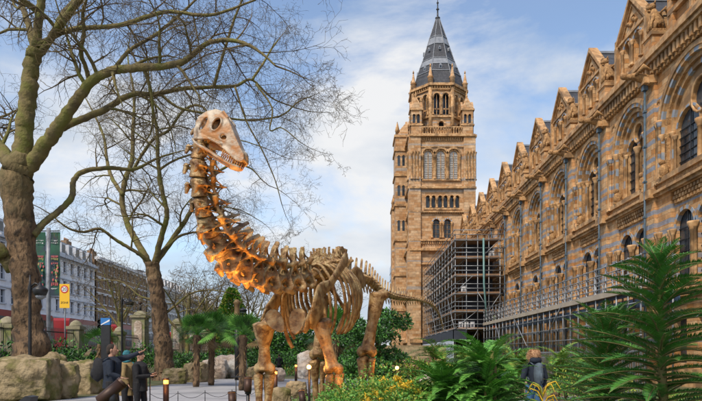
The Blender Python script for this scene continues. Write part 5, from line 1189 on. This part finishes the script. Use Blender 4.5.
# wollemi-like pine at right
rng = random.Random(41)
wx = P(662, 355, 8.0).x
wp = thing('wollemi_pine', (wx, 8.0, 0), 'tall dark green young pine with long flat feathery branches at the right edge', 'tree')
m = MB(); m.tube([(wx, 8, -.05), (wx+.02, 8, 1.0), (wx-.01, 8.02, 2.0), (wx-.04, 8, 3.0)], [.075, .06, .042, .015], bark2, 9); m.build('trunk', wp)
m = MB()
for k in range(135):
    t = (k+rng.random())/135; z = .2+t*2.6; a = k*2.4+rng.uniform(-.4, .4); L = (1.6-.92*t)*rng.uniform(.6, 1.1)*(1.18 if math.cos(a) < 0 else 1) if t < .8 else (.80-.9*(t-.8))*rng.uniform(.8, 1.1)
    up_ = .12+.55*t+rng.uniform(-.2, .25); d = Vector((math.cos(a), math.sin(a), up_)); tip = rng.random() < .32
    frond(m, Vector((wx-.02, 8, z)), d, L, .35+.35*rng.random(), .15, int(L*100), [lf_pine, lf_pine, lf_mid] if not tip else [lf_mid, lf_tip, lf_mid], rng, .015, .35, bark2, .012, curl=0)
for k in range(7):
    a = k*.9; frond(m, Vector((wx-.04, 8, 2.78)), Vector((math.cos(a)*.6, math.sin(a)*.6, 1)), .46, .4, .11, 40, [lf_mid, lf_tip], rng, .014, .4, bark2, .01)
m.build('crown', wp)
# second lower pine thicket left of it
w2 = thing('low_conifer', (P(604, 355, 9.3).x, 9.3, 0), 'low dense feathery conifer left of the tall pine, beside the person in the parka', 'shrub')
m = MB(); bx = P(606, 355, 9.3).x
m.tube([(bx, 9.3, -.05), (bx, 9.3, 1.2), (bx, 9.3, 2.0)], [.06, .045, .02], bark2, 8); m.build('stem', w2); m = MB()
for k in range(120):
    t = k/119; a = k*2.4; L = (1.0-.42*t)*rng.uniform(.75, 1.1); frond(m, Vector((bx, 9.3, .25+t*1.85)), Vector((math.cos(a), math.sin(a), .2+.8*t)), L*1.12, .3, .14, int(L*105), [lf_pine, lf_mid, lf_mid, lf_tip], rng, .0125, .30, bark2, .010)
m.build('foliage', w2)
# bright fern shrub in the middle
def fern(px, Y, h, L, n, label, seed, mats, spread=1.0, cat='fern', name='fern_shrub', ll=.13, group=None, stems=5, per=46):
    rng = random.Random(seed); b = P(px, 355, Y); t = thing(name, (b.x, Y, 0), label, cat, group); m = MB(); sm = MB()
    for s in range(stems):
        o = Vector((b.x+rng.uniform(-.35, .35)*spread, Y+rng.uniform(-.3, .3)*spread, 0)); hh = h*rng.uniform(.45, .75); sm.tube([o, o+Vector((rng.uniform(-.1, .1), 0, hh))], [.04, .025], bark2, 6)
        for k in range(n//stems):
            a = rng.uniform(0, 6.28); e = rng.uniform(.1, 1.5); q = o+Vector((0, 0, hh*rng.uniform(.35, 1)))
            frond(m, q, Vector((math.cos(a), math.sin(a), e)), L*rng.uniform(.65, 1.1), rng.uniform(.7, 1.3), ll, per, mats, rng, .022, .15, lf_mid, .008)
    sm.build('stem', t); m.build('foliage', t); return t
fern(463, 8.6, 2.35, .80, 320, 'bright green feathery fern shrub in the middle foreground', 51, [lf_bright, lf_mid, lf_bright, lf_mid], 1.3, stems=9)
fern(432, 13, 1.1, .75, 90, 'yellow-green fern left of and behind the bright fern shrub', 52, [lf_bright, lf_yel, lf_mid], .9)
fern(490, 16, .9, .7, 80, 'fern between the bright shrub and the person in the parka', 53, [lf_mid, lf_bright], 1.2)
fern(352, 7.8, .62, .42, 34, 'small cycad at the foot of the skeleton\'s left foreleg', 54, [lf_mid, lf_dark], .5, 'cycad', 'cycad', .1, None, 2, 34)
fern(294, 10.2, .70, .50, 34, 'small dark cycad between the skeleton\'s front legs', 55, [lf_dark, lf_mid], .3, 'cycad', 'cycad', .1, None, 1, 34)
# palms
def palm(px, Y, h, R_, label, seed, mats, n=46, trunkh=None, fan=True, group='palms with fan leaves'):
    rng = random.Random(seed); b = P(px, 355, Y); b.z = 0; t = thing('fan_palm', b, label, 'palm', group)
    m = MB(); top_ = b+Vector((.05, 0, h)); zz = [i/12 for i in range(13)]
    m.tube([b+Vector((.05*q, 0, h*q)) for q in zz], [.15+.03*(i % 2)+.03*(i > 8) for i in range(13)], bark, 9)
    for k in range(60): a = rng.uniform(0, 6.28); q = rng.uniform(.3, 1); p = b+Vector((math.cos(a)*.16, math.sin(a)*.16, h*q)); quad_leaf(m, p, Vector((math.cos(a), math.sin(a), -1.2)).normalized(), .05, .3, lf_dry)
    m.build('trunk', t); m = MB()
    for k in range(n):
        a = k*2.4; e = rng.uniform(-.7, 2.6); d = Vector((math.cos(a), math.sin(a), e)).normalized(); st = R_*.62; c = top_+d*st+Vector((0, 0, -.1*st)); m.tube([top_, (top_+c)/2+Vector((0,0,.05)), c], .012, lf_mid, 4, False)
        sd2 = d.cross(Vector((0, 0, 1))).normalized(); sd2 = Quaternion(d, rng.uniform(-.9, .9)) @ sd2; mm = mats[int(rng.random()*len(mats))] if e > -.35 else lf_dry
        for j in range(17):
            th = (-1.25+2.5*j/16)*1.15; dd = (d*math.cos(th)+sd2*math.sin(th)).normalized(); l_ = R_*.62*(1-.12*abs(th)); mid = c+dd*l_*.6; tip_ = c+(dd+Vector((0, 0, -.14))).normalized()*l_; nrm = dd.cross(sd2*math.cos(th)-d*math.sin(th)).cross(dd).normalized()*.017*R_*1.2
            m.add([tuple(c), tuple(mid+nrm), tuple(tip_), tuple(mid-nrm)], [(0, 1, 2, 3)], mm)
    m.build('crown', t); return t
pm_ = [lf_dark, lf_mid, lf_bright, lf_mid]
palm(196, 30, 2.6, 1.05, 'leftmost fan palm of the cluster behind the pale boulders', 61, pm_); palm(211, 31.5, 2.8, 1.15, 'taller fan palm right of the leftmost one, in front of the cone-shaped tree', 62, pm_); palm(242, 27, 2.5, 1.0, 'fan palm beside the tall black post', 63, pm_)
palm(335, 26, 2.5, 1.3, 'fan palm seen behind the skeleton\'s forelegs', 64, pm_); palm(100, 33, 2.2, 1.0, 'small fan palm behind the black totem', 65, pm_, 22)
pb = [lf_bright, lf_yel, lf_mid]
for k, (px, Y, h, rr, lb) in enumerate(((440, 20, 1.55, 1.0, 'yellow-green palm left of the white hoarding, above the bright fern'), (470, 22, 1.75, 1.1, 'bright palm directly behind the fern shrub top'), (497, 19, 1.35, 1.0, 'bright palm left of the person in the parka'), (520, 24, 1.5, 1.1, 'bright palm just above the fur hood'), (562, 21, 1.35, 1.0, 'yellow-green palm right of the fur hood'), (588, 26, 1.2, 1.1, 'palm behind the low conifer'))):
    fern(px, Y, h*1.7, rr*1.1, 80, lb, 70+k, pb, .5, 'palm', 'feather_palm', .30, 'low bright palms behind the fern', 2, 40)
# yellow-leaved clump in front of the parka
t = thing('yellow_leaf_plant', P(533, 355, 9.2)*Vector((1,1,0)) if False else (P(533, 355, 9.2).x, 9.2, 0), 'small plant with golden strap leaves in front of the person in the parka', 'plant'); m = MB(); rng = random.Random(81)
for k in range(26):
    a = rng.uniform(0, 6.28); o = Vector((P(543, 355, 9.2).x, 9.2, .5+.5*rng.random())); pp = [o, o+Vector((math.cos(a)*.08, math.sin(a)*.08, .16)), o+Vector((math.cos(a)*.18, math.sin(a)*.18, .20)), o+Vector((math.cos(a)*.26, math.sin(a)*.26, .08))]
    m.tube(pp, [(.004, .012), (.004, .015), (.004, .012), (.002, .004)], lf_gold if k % 2 else lf_yel, 4, False)
m.tube([(P(533, 355, 9.2).x, 9.2, 0), (P(533, 355, 9.2).x, 9.2, .7)], .02, bark2, 6); m.build('foliage', t)
# dark conifer behind the hind legs
t = thing('dark_pine_shrub', (P(380, 355, 19).x, 19, 0), 'dense dark green bushy pine behind the skeleton\'s hind legs', 'shrub'); m = MB(); rng = random.Random(83)
for k in range(30):
    px = rng.uniform(348, 400); y = rng.uniform(322+abs(px-388)*.28, 378); c = P(px, y, 19+rng.uniform(-1, 1)); blob(m, c, (.55, .55, .42), 420, .11, [lf_dark, lf_dark, lf_pine, lf_mid], rng)
m.build('foliage', t); m = MB(); m.tube([(P(378, 355, 19).x, 19, 0), (P(380, 355, 19).x, 19, 2.2)], [.12, .04], bark2, 7)
for k in range(8): m.tube([(P(378, 355, 19).x, 19, .5+.2*k), (P(378+rng.uniform(-25, 20), 355, 19).x, 19+rng.uniform(-.6, .6), 1.0+.2*k)], [.04, .015], bark2, 5)
m.build('stem', t)
# cone-shaped hedge tree
cc = P(232, 355, 62); t = thing('cone_shaped_tree', (cc.x, 62, 0), 'clipped cone-shaped green tree behind the palms', 'tree'); m = MB(); rng = random.Random(84)
for k in range(5200):
    z = rng.uniform(0, 1)**1.2; a = rng.uniform(0, 6.28); r = 2.15*(1-z)**.6*rng.uniform(.86, 1.05); p = Vector((cc.x+math.cos(a)*r, 62+math.sin(a)*r, 1.6+z*6.8)); d = (Vector((math.cos(a), math.sin(a), .4))+rv(rng)*.5).normalized(); quad_leaf(m, p, d, .22, .4, lf_mid if rng.random() < .6 else lf_yel, d.cross(rv(rng)))
m.build('crown', t); m = MB(); m.tube([(cc.x, 62, 0), (cc.x, 62, 7.5)], [.3, .08], bark2, 8); m.build('trunk', t)
# hedge shrubs along the bank
for k, (px, Y) in enumerate(((-5, 36), (18, 40), (62, 42), (92, 46), (118, 48), (146, 48), (180, 50), (205, 52), (228, 50), (255, 50), (278, 54), (305, 56), (330, 60))):
    b = P(px, 355, Y); x = b.x; rng = random.Random(90+k)
    shrub('hedge_shrub', (x, Y, .95 if px < 150 else .7), (2.4, 1.4, 1.0), 1500, .22, [lf_dark, lf_dark, lf_mid], ['first', 'second', 'third', 'fourth', 'fifth', 'sixth', 'seventh', 'eighth', 'ninth', 'tenth', 'eleventh', 'twelfth', 'thirteenth'][k]+' dark green shrub from the left in the hedge row below the street railing', 'shrub', 90+k, 'dark shrubs under the street railing')
for k, (px, Y, lb) in enumerate(((262, 63, 'tall dark bush by the garden wall, left of the right foreleg'), (288, 64, 'tall dark bush by the garden wall between the forelegs'), (312, 62, 'tall dark bush by the garden wall behind the left foreleg'), (338, 64, 'tall dark bush by the garden wall behind the rib cage'))):
    shrub('evergreen_bush', (P(px, 355, Y).x, Y, 2.0), (2.6, 1.8, 2.4), 2600, .34, [lf_dark, lf_mid, lf_dark], lb, 'shrub', 160+k)
# shrubs of the foreground bed
fg = [(366, 8.9, .82, (.75, .5, .38), [lf_yel, lf_bright, lf_mid], 'yellow-green mounded shrub at the skeleton\'s hind foot', 0), (392, 8.5, .88, (.55, .45, .40), [lf_bright, lf_yel, lf_mid], 'low shrub covered in yellow flower heads', 34),
      (417, 10.5, .72, (.5, .5, .4), [lf_mid, lf_bright, lf_yel], 'olive-green shrub between the yellow flowers and the bright fern', 0), (343, 9.4, .72, (.4, .4, .3), [lf_mid, lf_bright], 'small green mound right of the skeleton\'s left forefoot', 0),
      (400, 17, .5, (1.0, .7, .5), [lf_mid, lf_dark], 'dark mound behind the yellow flowers', 0), (428, 17, .9, (.8, .7, .5), [lf_yel, lf_dry, lf_mid], 'yellowing shrub below the white hoarding', 0), (592, 16, .55, (.9, .6, .5), [lf_mid, lf_dark, lf_yel], 'green mound on the stone wall right of the parka', 0),
      (492, 17, .5, (.9, .6, .5), [lf_mid, lf_dark], 'green mound left of the parka', 0)]
for k, (px, Y, z, r, ms, lb, fl) in enumerate(fg): shrub('mound_shrub', (P(px, 355, Y).x, Y, z), r, 3400, .045 if Y < 12 else .08, ms, lb, 'shrub', 120+k, None, fl)
# ground cover in the beds (uncountable)
m = MB(); rng = random.Random(131)
beds = [(-2.6, 1.9, 6, 24, 4200, .10), (-1.6, 6, 24, 29, 1200, .16), (-16, 2, 41, 60, 3200, .28), (7.5, 13, 10, 30, 2600, .12), (-9.5, -6, 24.5, 25.5, 10, .1), (-19, -15, 5, 40, 2400, .22), (-3.1, 0, 4, 9, 2000, .07)]
for x0, x1, y0_, y1_, n, ls in beds:
    for k in range(n//22):
        x, y = rng.uniform(x0, x1), rng.uniform(y0_, y1_); s = ls*rng.uniform(1.5, 4.5); ms = rng.choice([[lf_mid, lf_dark], [lf_yel, lf_mid], [lf_yel, lf_dry, lf_mid], [lf_dry, lf_dark], [lf_bright, lf_mid]])
        for j in range(44): a = rng.uniform(0, 6.28); r = s*math.sqrt(rng.random()); p = Vector((x+math.cos(a)*r, y+math.sin(a)*r, .0+.6*s*(1-(r/s)**2)*rng.random())); quad_leaf(m, p, (Vector((math.cos(a)*.5, math.sin(a)*.5, 1))+rv(rng)*.6).normalized(), ls*.35, ls*rng.uniform(.6, 1.2), ms[int(rng.random()*len(ms))], rv(rng))
tag(m.build('ground_cover'), kind='stuff')
# ================================================================== BOULDERS
from mathutils import noise as mnoise
def boulder(pc, r, m_, label, seed, rot=0, box=.55):
    pc = Vector(pc); me = bpy.data.meshes.new('boulder'); import bmesh; bm = bmesh.new(); bmesh.ops.create_cube(bm, size=2); bmesh.ops.subdivide_edges(bm, edges=bm.edges, cuts=22, use_grid_fill=True)
    off = Vector((seed*7.3, seed*3.1, 0)); Rm = Matrix.Rotation(rot, 3, 'Z')
    for v in bm.verts:
        s = v.co.normalized(); c = v.co*box*.82+s*(1-box)*1.15
        n1 = mnoise.fractal(s*1.4+off, 1.0, 2.0, 4)*.16; n2 = mnoise.fractal(c*5+off, .8, 2.1, 5)*.035; n3 = -abs(mnoise.noise(c*2.3+off*1.3))*.07
        c = c*(1+n1+n2+n3); c = Rm @ Vector((c.x*r[0], c.y*r[1], c.z*r[2])); v.co = c+Vector((0, 0, r[2]*.78))
    for f in bm.faces: f.smooth = True
    bm.to_mesh(me); bm.free(); me.materials.append(m_); o = link('boulder', me, None, Vector((pc.x, pc.y, 0))); tag(o, label, 'boulder', 'boulders along the path'); return o
def BL(px0, px1, ytop, Y, m_, label, seed, rot=0, dep=.8, box=.6, lift=0):
    x0, x1 = P(px0, 0, Y).x, P(px1, 0, Y).x; h = EYE+(355-ytop)*Y/F; o = boulder(((x0+x1)/2, Y+.4, 0), ((x1-x0)/2*1.03, (x1-x0)/2*dep, h/1.78), m_, label, seed, rot, box); o.location.z = lift; return o
BL(-14, 53, 354, 20.8, rock_m, 'largest mossy boulder at the left edge beside the big trunk', 1, .1, .7, .75); BL(38, 74, 361, 21.8, rock_m, 'dark mossy boulder wedged right of the largest one', 2, .3, .8); BL(62, 98, 359, 24.5, rock_m, 'squarish tan boulder left of the pointing man', 3, -.2, .8, .8)
BL(94, 112, 364, 27, rock_m, 'small boulder behind the pointing man', 4, 0, .9); BL(160, 186, 368, 33, rock_m, 'low mossy boulder at the foot of the second tree', 5, .2, .8, .7); BL(182, 206, 362, 35, rock_m, 'mossy boulder left of the pale boulders', 6, -.3, .8, .7)
BL(199, 226, 358, 40, rock_p, 'pale pinkish boulder left of the tall post', 7, .2, .8, .45); BL(216, 246, 355, 41.5, rock_p, 'largest pale pink boulder behind the tall post', 8, -.2, .8, .45)
BL(258, 284, 367, 36, rock_p, 'pale boulder seen between the front legs, left side', 9, .4, .9, .5); BL(296, 318, 352, 40, rock_p, 'grey boulder seen between the front legs, right side', 10, 0, .9, .4); BL(246, 262, 366, 38, rock_m, 'small tan boulder left of the right foreleg bone', 11, .5, .8)
BL(284, 306, 381, 22, rock_m, 'low flat mossy boulder inside the skeleton\'s bed', 12, .2, .7, .7); BL(312, 334, 383, 20, rock_m, 'low mossy boulder by the star-bright lamp', 13, -.3, .7, .7); BL(420, 436, 376, 15, rock_p, 'small pale boulder below the yellowing shrub', 14, 0, .8)
BL(36, 62, 352, 24.5, rock_m, 'rounded boulder top behind the largest one', 15, .3, .6, .5); BL(268, 290, 388, 17, rock_m, 'low tan boulder beside the bollard between the front legs', 16, .3, .7, .5)
# low stone planter walls
def wall_(name, pts, h, th, label, m_=rock_p):
    t = thing(name, (pts[0][0], pts[0][1], 0), label, 'wall'); g = MB(); c = MB()
    for a, b in zip(pts[:-1], pts[1:]):
        a, b = Vector((*a, 0)), Vector((*b, 0)); u = (b-a).normalized(); n_ = Vector((u.y, -u.x, 0)); L = (b-a).length; f_ = Fr(a, u, n_); k = 0; x = 0
        while x < L-.05:
            l_ = min(.62+.2*((k*7) % 3), L-x); g.fbox(f_, x, x+l_-.012, 0, h, -th/2+.01*(k % 2), th/2-.01*((k+1) % 2), m_); c.fbox(f_, x, x+l_-.01, h, h+.06, -th/2-.03, th/2+.03, m_); x += l_; k += 1
    g.build('blocks', t); c.build('coping', t)
wall_('planter_wall', [(3.9, 22.5), (5.4, 22.3), (7.4, 22.8), (9.5, 24.2), (11, 26.5)], .55, .35, 'low tan stone planter wall behind the person in the parka', brickmat('tan_blocks', (.46, .36, .24), (.38, .29, .18), (.2, .15, .1), bw=.8, bh=.35))
wall_('garden_wall', [(-13, 66), (-4, 66), (10.0, 66)], 2.6, .5, 'long tan garden wall far behind the skeleton', brickmat('garden_wall_stone', (.42, .33, .20), (.34, .27, .16), (.2, .16, .1), bw=.8, bh=.3))
# ================================================================== STREET FURNITURE AND LAMPS
def lamp_post(px, Y, ytop, label, z0, arm=0, s=1.0):
    b = P(px, 355, Y); ht = EYE+(355-ytop)*Y/F; t = thing('lamp_post', (b.x, Y, z0), label, 'lamp post', 'black lamp posts'); g = MB()
    g.lathe((b.x, Y, z0), [(.17*s, 0), (.17*s, .5), (.11*s, .6), (.08*s, .9), (.065*s, 1.2), (.05*s, ht-z0-.6), (.08*s, ht-z0-.5), (.04*s, ht-z0-.3), (.02, ht-z0)], black, 10); g.build('post', t)
    g = MB(); x = b.x+arm; 
    if arm: g.tube([(b.x, Y, ht-.45), (b.x+arm*.5, Y, ht-.3), (x, Y, ht-.38)], .035, black, 6)
    z = ht-.45 if arm else ht-.1
    g.lathe((x, Y, z-.35), [(.06, 0), (.2*s, .06), (.27*s, .25), (.25*s, .3), (.08*s, .42), (.03, .55)], black, 10); g.ell((x, Y, z-.33), (.17*s, .17*s, .12), lead, 10); g.build('lantern', t); return t
lamp_post(30, 22.0, 275, 'tall black lamp post in front of the big trunk', 0, .38); lamp_post(122, 40, 294, 'black lamp post right of the black totem', 0, .5, 1.2); lamp_post(243, 60, 308, 'black lamp post right of the pale-topped post', 0, 0, 1.6)
t = thing('tall_post', (P(237, 0, 38).x, 38, 0), 'tall slim black post with a golden top above the pale boulders', 'post'); g = MB(); x = P(237, 0, 38).x; zt2 = P(0, 302, 38).z; g.tube([(x, 38, 0), (x, 38, zt2-.9)], .15, black, 8); g.build('shaft', t); g = MB(); g.lathe((x, 38, zt2-.9), [(.17, 0), (.22, .1), (.17, .25), (.17, .75), (.25, .85), (.1, 1.05)], lf_dry, 8); g.build('top', t)
# banners and pole
BY = 52.0; bx = P(48.5, 0, BY).x; t = thing('banner_pole', (bx, BY, 1.4), 'tall pale pole carrying two long green banners beside the big trunk', 'banner'); g = MB(); g.tube([(bx, BY, 1.4), (bx, BY, P(0, 228, BY).z)], .17, lead, 10)
for y in (231, 297): g.box((P(36, 0, BY).x, BY-.04, P(0, y, BY).z-.04), (P(60, 0, BY).x, BY+.04, P(0, y, BY).z+.04), black)
g.build('pole', t)
gb_ = mat('banner_green', (.008, .10, .055), (.004, .05, .03), 1.0, .7, c3=(.015, .03, .05), s3=1.2); pk = mat('banner_pink', (.45, .12, .12), (.30, .05, .06), 3, .7); gd = mat('banner_gold', (.35, .26, .08), (.2, .25, .1), 3, .7); gw = mat('banner_print', (.42, .45, .44), rough=.8)
for s, (a, b, seed) in enumerate(((35.5, 45.5, 1), (50.5, 60, 2))):
    x0, x1, z0, z1 = P(a, 0, BY).x, P(b, 0, BY).x, P(0, 296, BY).z, P(0, 232, BY).z; g = MB()
    N_ = 12; vs = [(x0+(x1-x0)*i, BY+.05*math.sin(k*.9+s), z1+(z0-z1)*k/N_) for k in range(N_+1) for i in (0, 1)]; g.add(vs, [(2*k, 2*k+1, 2*k+3, 2*k+2) for k in range(N_)], gb_, True)
    vs2 = [(v[0], v[1]+.015, v[2]) for v in vs]; g.add(vs2, [(2*k, 2*k+1, 2*k+3, 2*k+2) for k in range(N_)], gb_, True); bo = g.build('banner', t)
    g = MB(); rg = random.Random(seed); W_ = x1-x0; yy = BY-.09
    for (zf, hf, mm, n) in ((.86, .012, gw, 5), (.82, .012, gw, 4), (.60, .03, pk, 6), (.56, .03, gd, 5), (.50, .02, pk, 4), (.16, .05, pk, 4), (.11, .012, gw, 6)):
        for k in range(n):
            u = .12+.76*k/n; w_ = .76/n*.7; g.box((x0+W_*u, yy, z0+(z1-z0)*(zf+rg.uniform(-.01, .01))), (x0+W_*(u+w_), yy+.012, z0+(z1-z0)*(zf+hf)), mm)
    for k in range(24): c = Vector((x0+W_*rg.uniform(.15, .85), yy, z0+(z1-z0)*rg.uniform(.18, .5))); g.ell(c, (.09, .012, .12), rg.choice([pk, gd, gb_]), 6)
    g.build('printed_design', bo)
# yellow zone sign
SY = 44.0; sx = P(64.5, 0, SY).x; t = thing('zone_sign', (sx, SY, 1.3), 'yellow speed-limit sign with red ring on a pale pole left of the round-capped pier', 'sign'); z0, z1 = P(0, 308, SY).z, P(0, 284, SY).z; yel = mat('sign_yellow', (.80, .48, .02), rough=.4); sr = mat('sign_red', (.55, .02, .02), rough=.4); sw = mat('sign_white', (.75, .75, .75), rough=.4)
g = MB(); g.tube([(sx, SY+.08, 1.3), (sx, SY+.08, z1-.05)], .05, lead, 8); g.build('pole', t)
g = MB(); hw2 = 5.0*SY/F; g.box((sx-hw2, SY, z0), (sx+hw2, SY+.03, z1), yel); pl2 = g.build('plate', t)
g = MB(); cz = z1-hw2*1.05; fS = Fr((sx, SY, 0), (1,0,0), (0,-1,0)); g.slab(fS, circ(0, cz, hw2*.78, 24), .004, .012, sr); g.slab(fS, circ(0, cz, hw2*.56, 24), .013, .018, sw); g.build('roundel', pl2)
def text(s, loc, size, m_, parent, rot=(R(90), 0, 0)):
    c = bpy.data.curves.new('t', 'FONT'); c.body = s; c.size = size; c.extrude = .003; c.align_x = 'CENTER'; c.align_y = 'CENTER'; o = bpy.data.objects.new('t', c); scene.collection.objects.link(o); dg = bpy.context.evaluated_depsgraph_get(); me = bpy.data.meshes.new_from_object(o.evaluated_get(dg)); bpy.data.objects.remove(o); me.materials.clear(); me.materials.append(m_); o = link('lettering', me, parent); o.location = Vector(loc)-worg(parent); o.rotation_euler = rot; return o
text('20', (sx, SY-.024, cz), hw2*.95, black, pl2); text('ZONE', (sx, SY-.008, z0+(z1-z0)*.22), hw2*.55, black, pl2)
# black information totem with blue top
x = P(106, 0, 26).x; t = thing('information_totem', (x, 26, 0), 'black information totem with a blue and white top behind the men', 'sign'); g = MB(); zz = P(0, 325, 26).z; g.box((x-.19, 25.93, 0), (x+.19, 26.07, zz), black); g.build('column', t); g = MB(); g.box((x-.20, 25.92, zz), (x+.20, 26.08, zz+.30), mat('sign_blue', (.03, .18, .5), rough=.4)); hd = g.build('head', t)
g = MB(); g.slab(Fr((x, 25.92, 0), (1,0,0), (0,-1,0)), [(-.19, zz+.02), (.19, zz+.24), (.19, zz+.16), (-.19, zz-.04+.02)], .002, .008, sw); g.build('stripe', hd)
# traffic light
x = P(101, 0, 45).x; t = thing('traffic_light', (x, 45, 1.3), 'black traffic signal head on a pole beside the totem', 'traffic light'); g = MB(); zz = P(0, 331, 45).z; g.tube([(x, 45.1, 1.3), (x, 45.1, zz+1.2)], .06, black, 8); g.build('pole', t); g = MB(); g.box((x-.2, 44.85, zz-.3), (x+.2, 45.1, zz+.95), black); hh = g.build('head', t); g = MB()
for k in range(3): g.tube([(x, 44.86, zz-.08+.38*k), (x, 44.68, zz-.08+.38*k)], .15, black, 12, False); g.ell((x, 44.85, zz-.08+.38*k), (.12, .02, .12), glass, 10)
g.build('lens', hh)
def add_light(name, loc, target, power, parent, size=.06, cone=70, col=(1, .40, .08)):
    l = bpy.data.lights.new(name, 'SPOT' if target is not None else 'POINT'); l.energy = power; l.color = col; l.shadow_soft_size = size; o = bpy.data.objects.new(name, l); scene.collection.objects.link(o); o.parent = parent; loc = Vector(loc); o.location = loc-worg(parent)
    if target is not None: l.spot_size = R(cone); l.spot_blend = .6; o.rotation_euler = (loc-Vector(target)).to_track_quat('Z', 'Y').to_euler()
    return o
def bollard(px, Y, ytop, label, star=False):
    b = P(px, 0, Y); z1 = EYE+(355-ytop)*Y/F; t = thing('bollard_light', (b.x, Y, 0), label, 'bollard light', 'bollard lights in the beds'); r = .075
    g = MB(); g.lathe((b.x, Y, 0), [(r, 0), (r, z1-.16)], rust, 14); g.build('post', t); g = MB(); g.lathe((b.x, Y, z1-.155), [(r*.85, 0), (r*.85, .10)], glow, 14); g.build('lamp', t); g = MB(); g.lathe((b.x, Y, z1-.05), [(r*1.08, 0), (r*1.08, .05)], rust, 14); g.build('cap', t)
    add_light('lamp_light', (b.x, Y-.25, z1-.1), None, 5, t)
bollard(166, 15.6, 378, 'brown bollard light right of the man in the black coat'); bollard(275.5, 22, 370, 'brown bollard light between the skeleton\'s front legs'); bollard(296, 34, 364, 'smaller bollard light near the middle of the front legs')
def star(px, py, Y, label):
    p = P(px, py, Y); t = thing('bed_spotlight', (p.x, Y, 0), label, 'spotlight', 'bright spotlights facing the camera'); g = MB(); g.tube([(p.x, Y+.05, 0), (p.x, Y+.05, p.z)], .025, black, 8); g.build('stake', t); g = MB(); g.tube([(p.x, Y+.14, p.z), (p.x, Y, p.z)], [.045, .055], black, 14); hd = g.build('housing', t); g = MB(); g.ell((p.x, Y-.01, p.z), (.045, .03, .045), mat('lamp_glass_bright', (1, .8, .5), emit=(1, .45, .09), es=5), 12); g.build('lens', hd); add_light('lamp_light', (p.x, Y-.15, p.z), None, 12, t)
star(309, 367, 11.5, 'blazing warm spotlight low between the forelegs of the skeleton'); star(397, 368, 14, 'blazing warm spotlight above the yellow flowers')
def spot(px, py, Y, d, label, target, power, Ls=.36, r=.075, post=True, cone=60):
    p = P(px, py, Y); d = Vector(d).normalized(); t = thing('spotlight', (p.x, Y, 0), label, 'spotlight', 'brown tilted spotlights'); g = MB(); g.tube([p-d*Ls*.6, p-d*Ls*.55, p+d*Ls*.4], [r*.5, r, r], rust, 18, True); g.tube([p+d*Ls*.4, p+d*Ls*.5], [r*1.06, r*1.06], rust, 18, False); g.build('housing', t)
    g = MB(); g.tube([p+d*Ls*.42, p+d*Ls*.43], [r*.96, r*.96], glow, 18); g.build('lens', t); g = MB(); g.tube([(p.x, Y, 0), (p.x, Y, p.z-.05)], .03, black, 8); g.tube([(p.x, Y, p.z-.16), (p.x, Y, p.z)], .05, black, 8); g.build('post', t)
    if power: add_light('lamp_light', p+d*Ls*.55, target, power, t, .05, cone)
neck_t = P(225, 255, 9.5)
spot(112, 391, 5.6, (.62, .30, .60), 'large brown tilted spotlight with glowing rim in front of the pointing man', P(238, 165, 8.6), 260, .26, .055, cone=22)
spot(248, 384, 9.6, (.0, .2, 1), 'brown box spotlight left of the right foreleg', P(225, 255, 9.5), 300, .22, .06, cone=75)
spot(302, 396, 9.6, (-.2, .5, 1), 'small spotlight on the ground between the forelegs', P(300, 300, 11.4), 55, .2, .05, cone=85)
spot(232, 399, 8.2, (-.1, .2, 1), 'small spotlight below the skeleton\'s neck', P(208, 215, 9.1), 260, .2, .05, cone=60)
spot(352, 397, 10.2, (.2, .6, 1), 'small spotlight in the bed beside the hind leg', P(360, 300, 14), 45, .2, .05, cone=80)
# ground floodlight, label stands, rope
p = P(22, 397, 13); t = thing('floodlight', (p.x, 13, 0), 'dark flat floodlight in front of the largest boulder', 'floodlight'); g = MB(); g.slab(Fr((p.x, 13, 0), (1, 0, 0), (0, -1, 0)), [(-.28, .42), (.16, .72), (.28, .70), (.24, .55), (-.1, .36)], -.15, .15, black); g.build('housing', t); g = MB(); g.box((p.x-.02, 12.95, 0), (p.x+.02, 13.05, .5), black); g.box((p.x-.2, 12.9, 0), (p.x+.2, 13.1, .04), black); g.build('bracket', t)
for px, Y, lb in ((150, 15, 'thin label stand right of the man in the black coat'), (236, 16, 'thin label stand left of the skeleton\'s right foreleg')):
    b = P(px, 0, Y); z = P(0, 377, Y).z; t = thing('label_stand', (b.x, Y, 0), lb, 'sign', 'thin label stands by the path'); g = MB(); g.tube([(b.x, Y, 0), (b.x, Y, z)], .014, black, 8); g.build('post', t); g = MB(); g.box((b.x-.12, Y-.06, z-.01), (b.x+.12, Y+.06, z+.02), black); g.build('plate', t)
t = thing('rope_barrier', (P(150, 0, 17).x, 17, 0), 'low rope strung on thin stakes along the path edge', 'barrier'); posts = [(P(px, 0, 17+i*.4).x, 17+i*.4) for i, px in enumerate((150, 178, 205, 232, 258))]
for x, y in posts: g = MB(); g.tube([(x, y, 0), (x, y, .55)], .012, black, 8); g.build('stake', t)
g = MB()
for (a, b), (c, d2) in zip(posts[:-1], posts[1:]): g.tube([(a+(c-a)*k/8, b+(d2-b)*k/8, .50-.16*math.sin(math.pi*k/8)) for k in range(9)], .007, black, 5, False)
g.build('rope', t)
# wayside board by the scaffold path
t = thing('site_fence', (9.8, 34, 0), 'grey metal barrier panels at the foot of the walkway scaffold', 'fence'); g = MB()
for k in range(6): g.box((10.6, 22+k*2.6, .1), (10.64, 24.5+k*2.6, .16), steel); g.box((10.6, 22+k*2.6, 1.7), (10.64, 24.5+k*2.6, 1.78), steel)
for k in range(84): g.box((10.61, 22+k*.186, .1), (10.63, 22+k*.186+.02, 1.75), steel)
g.build('panels', t)
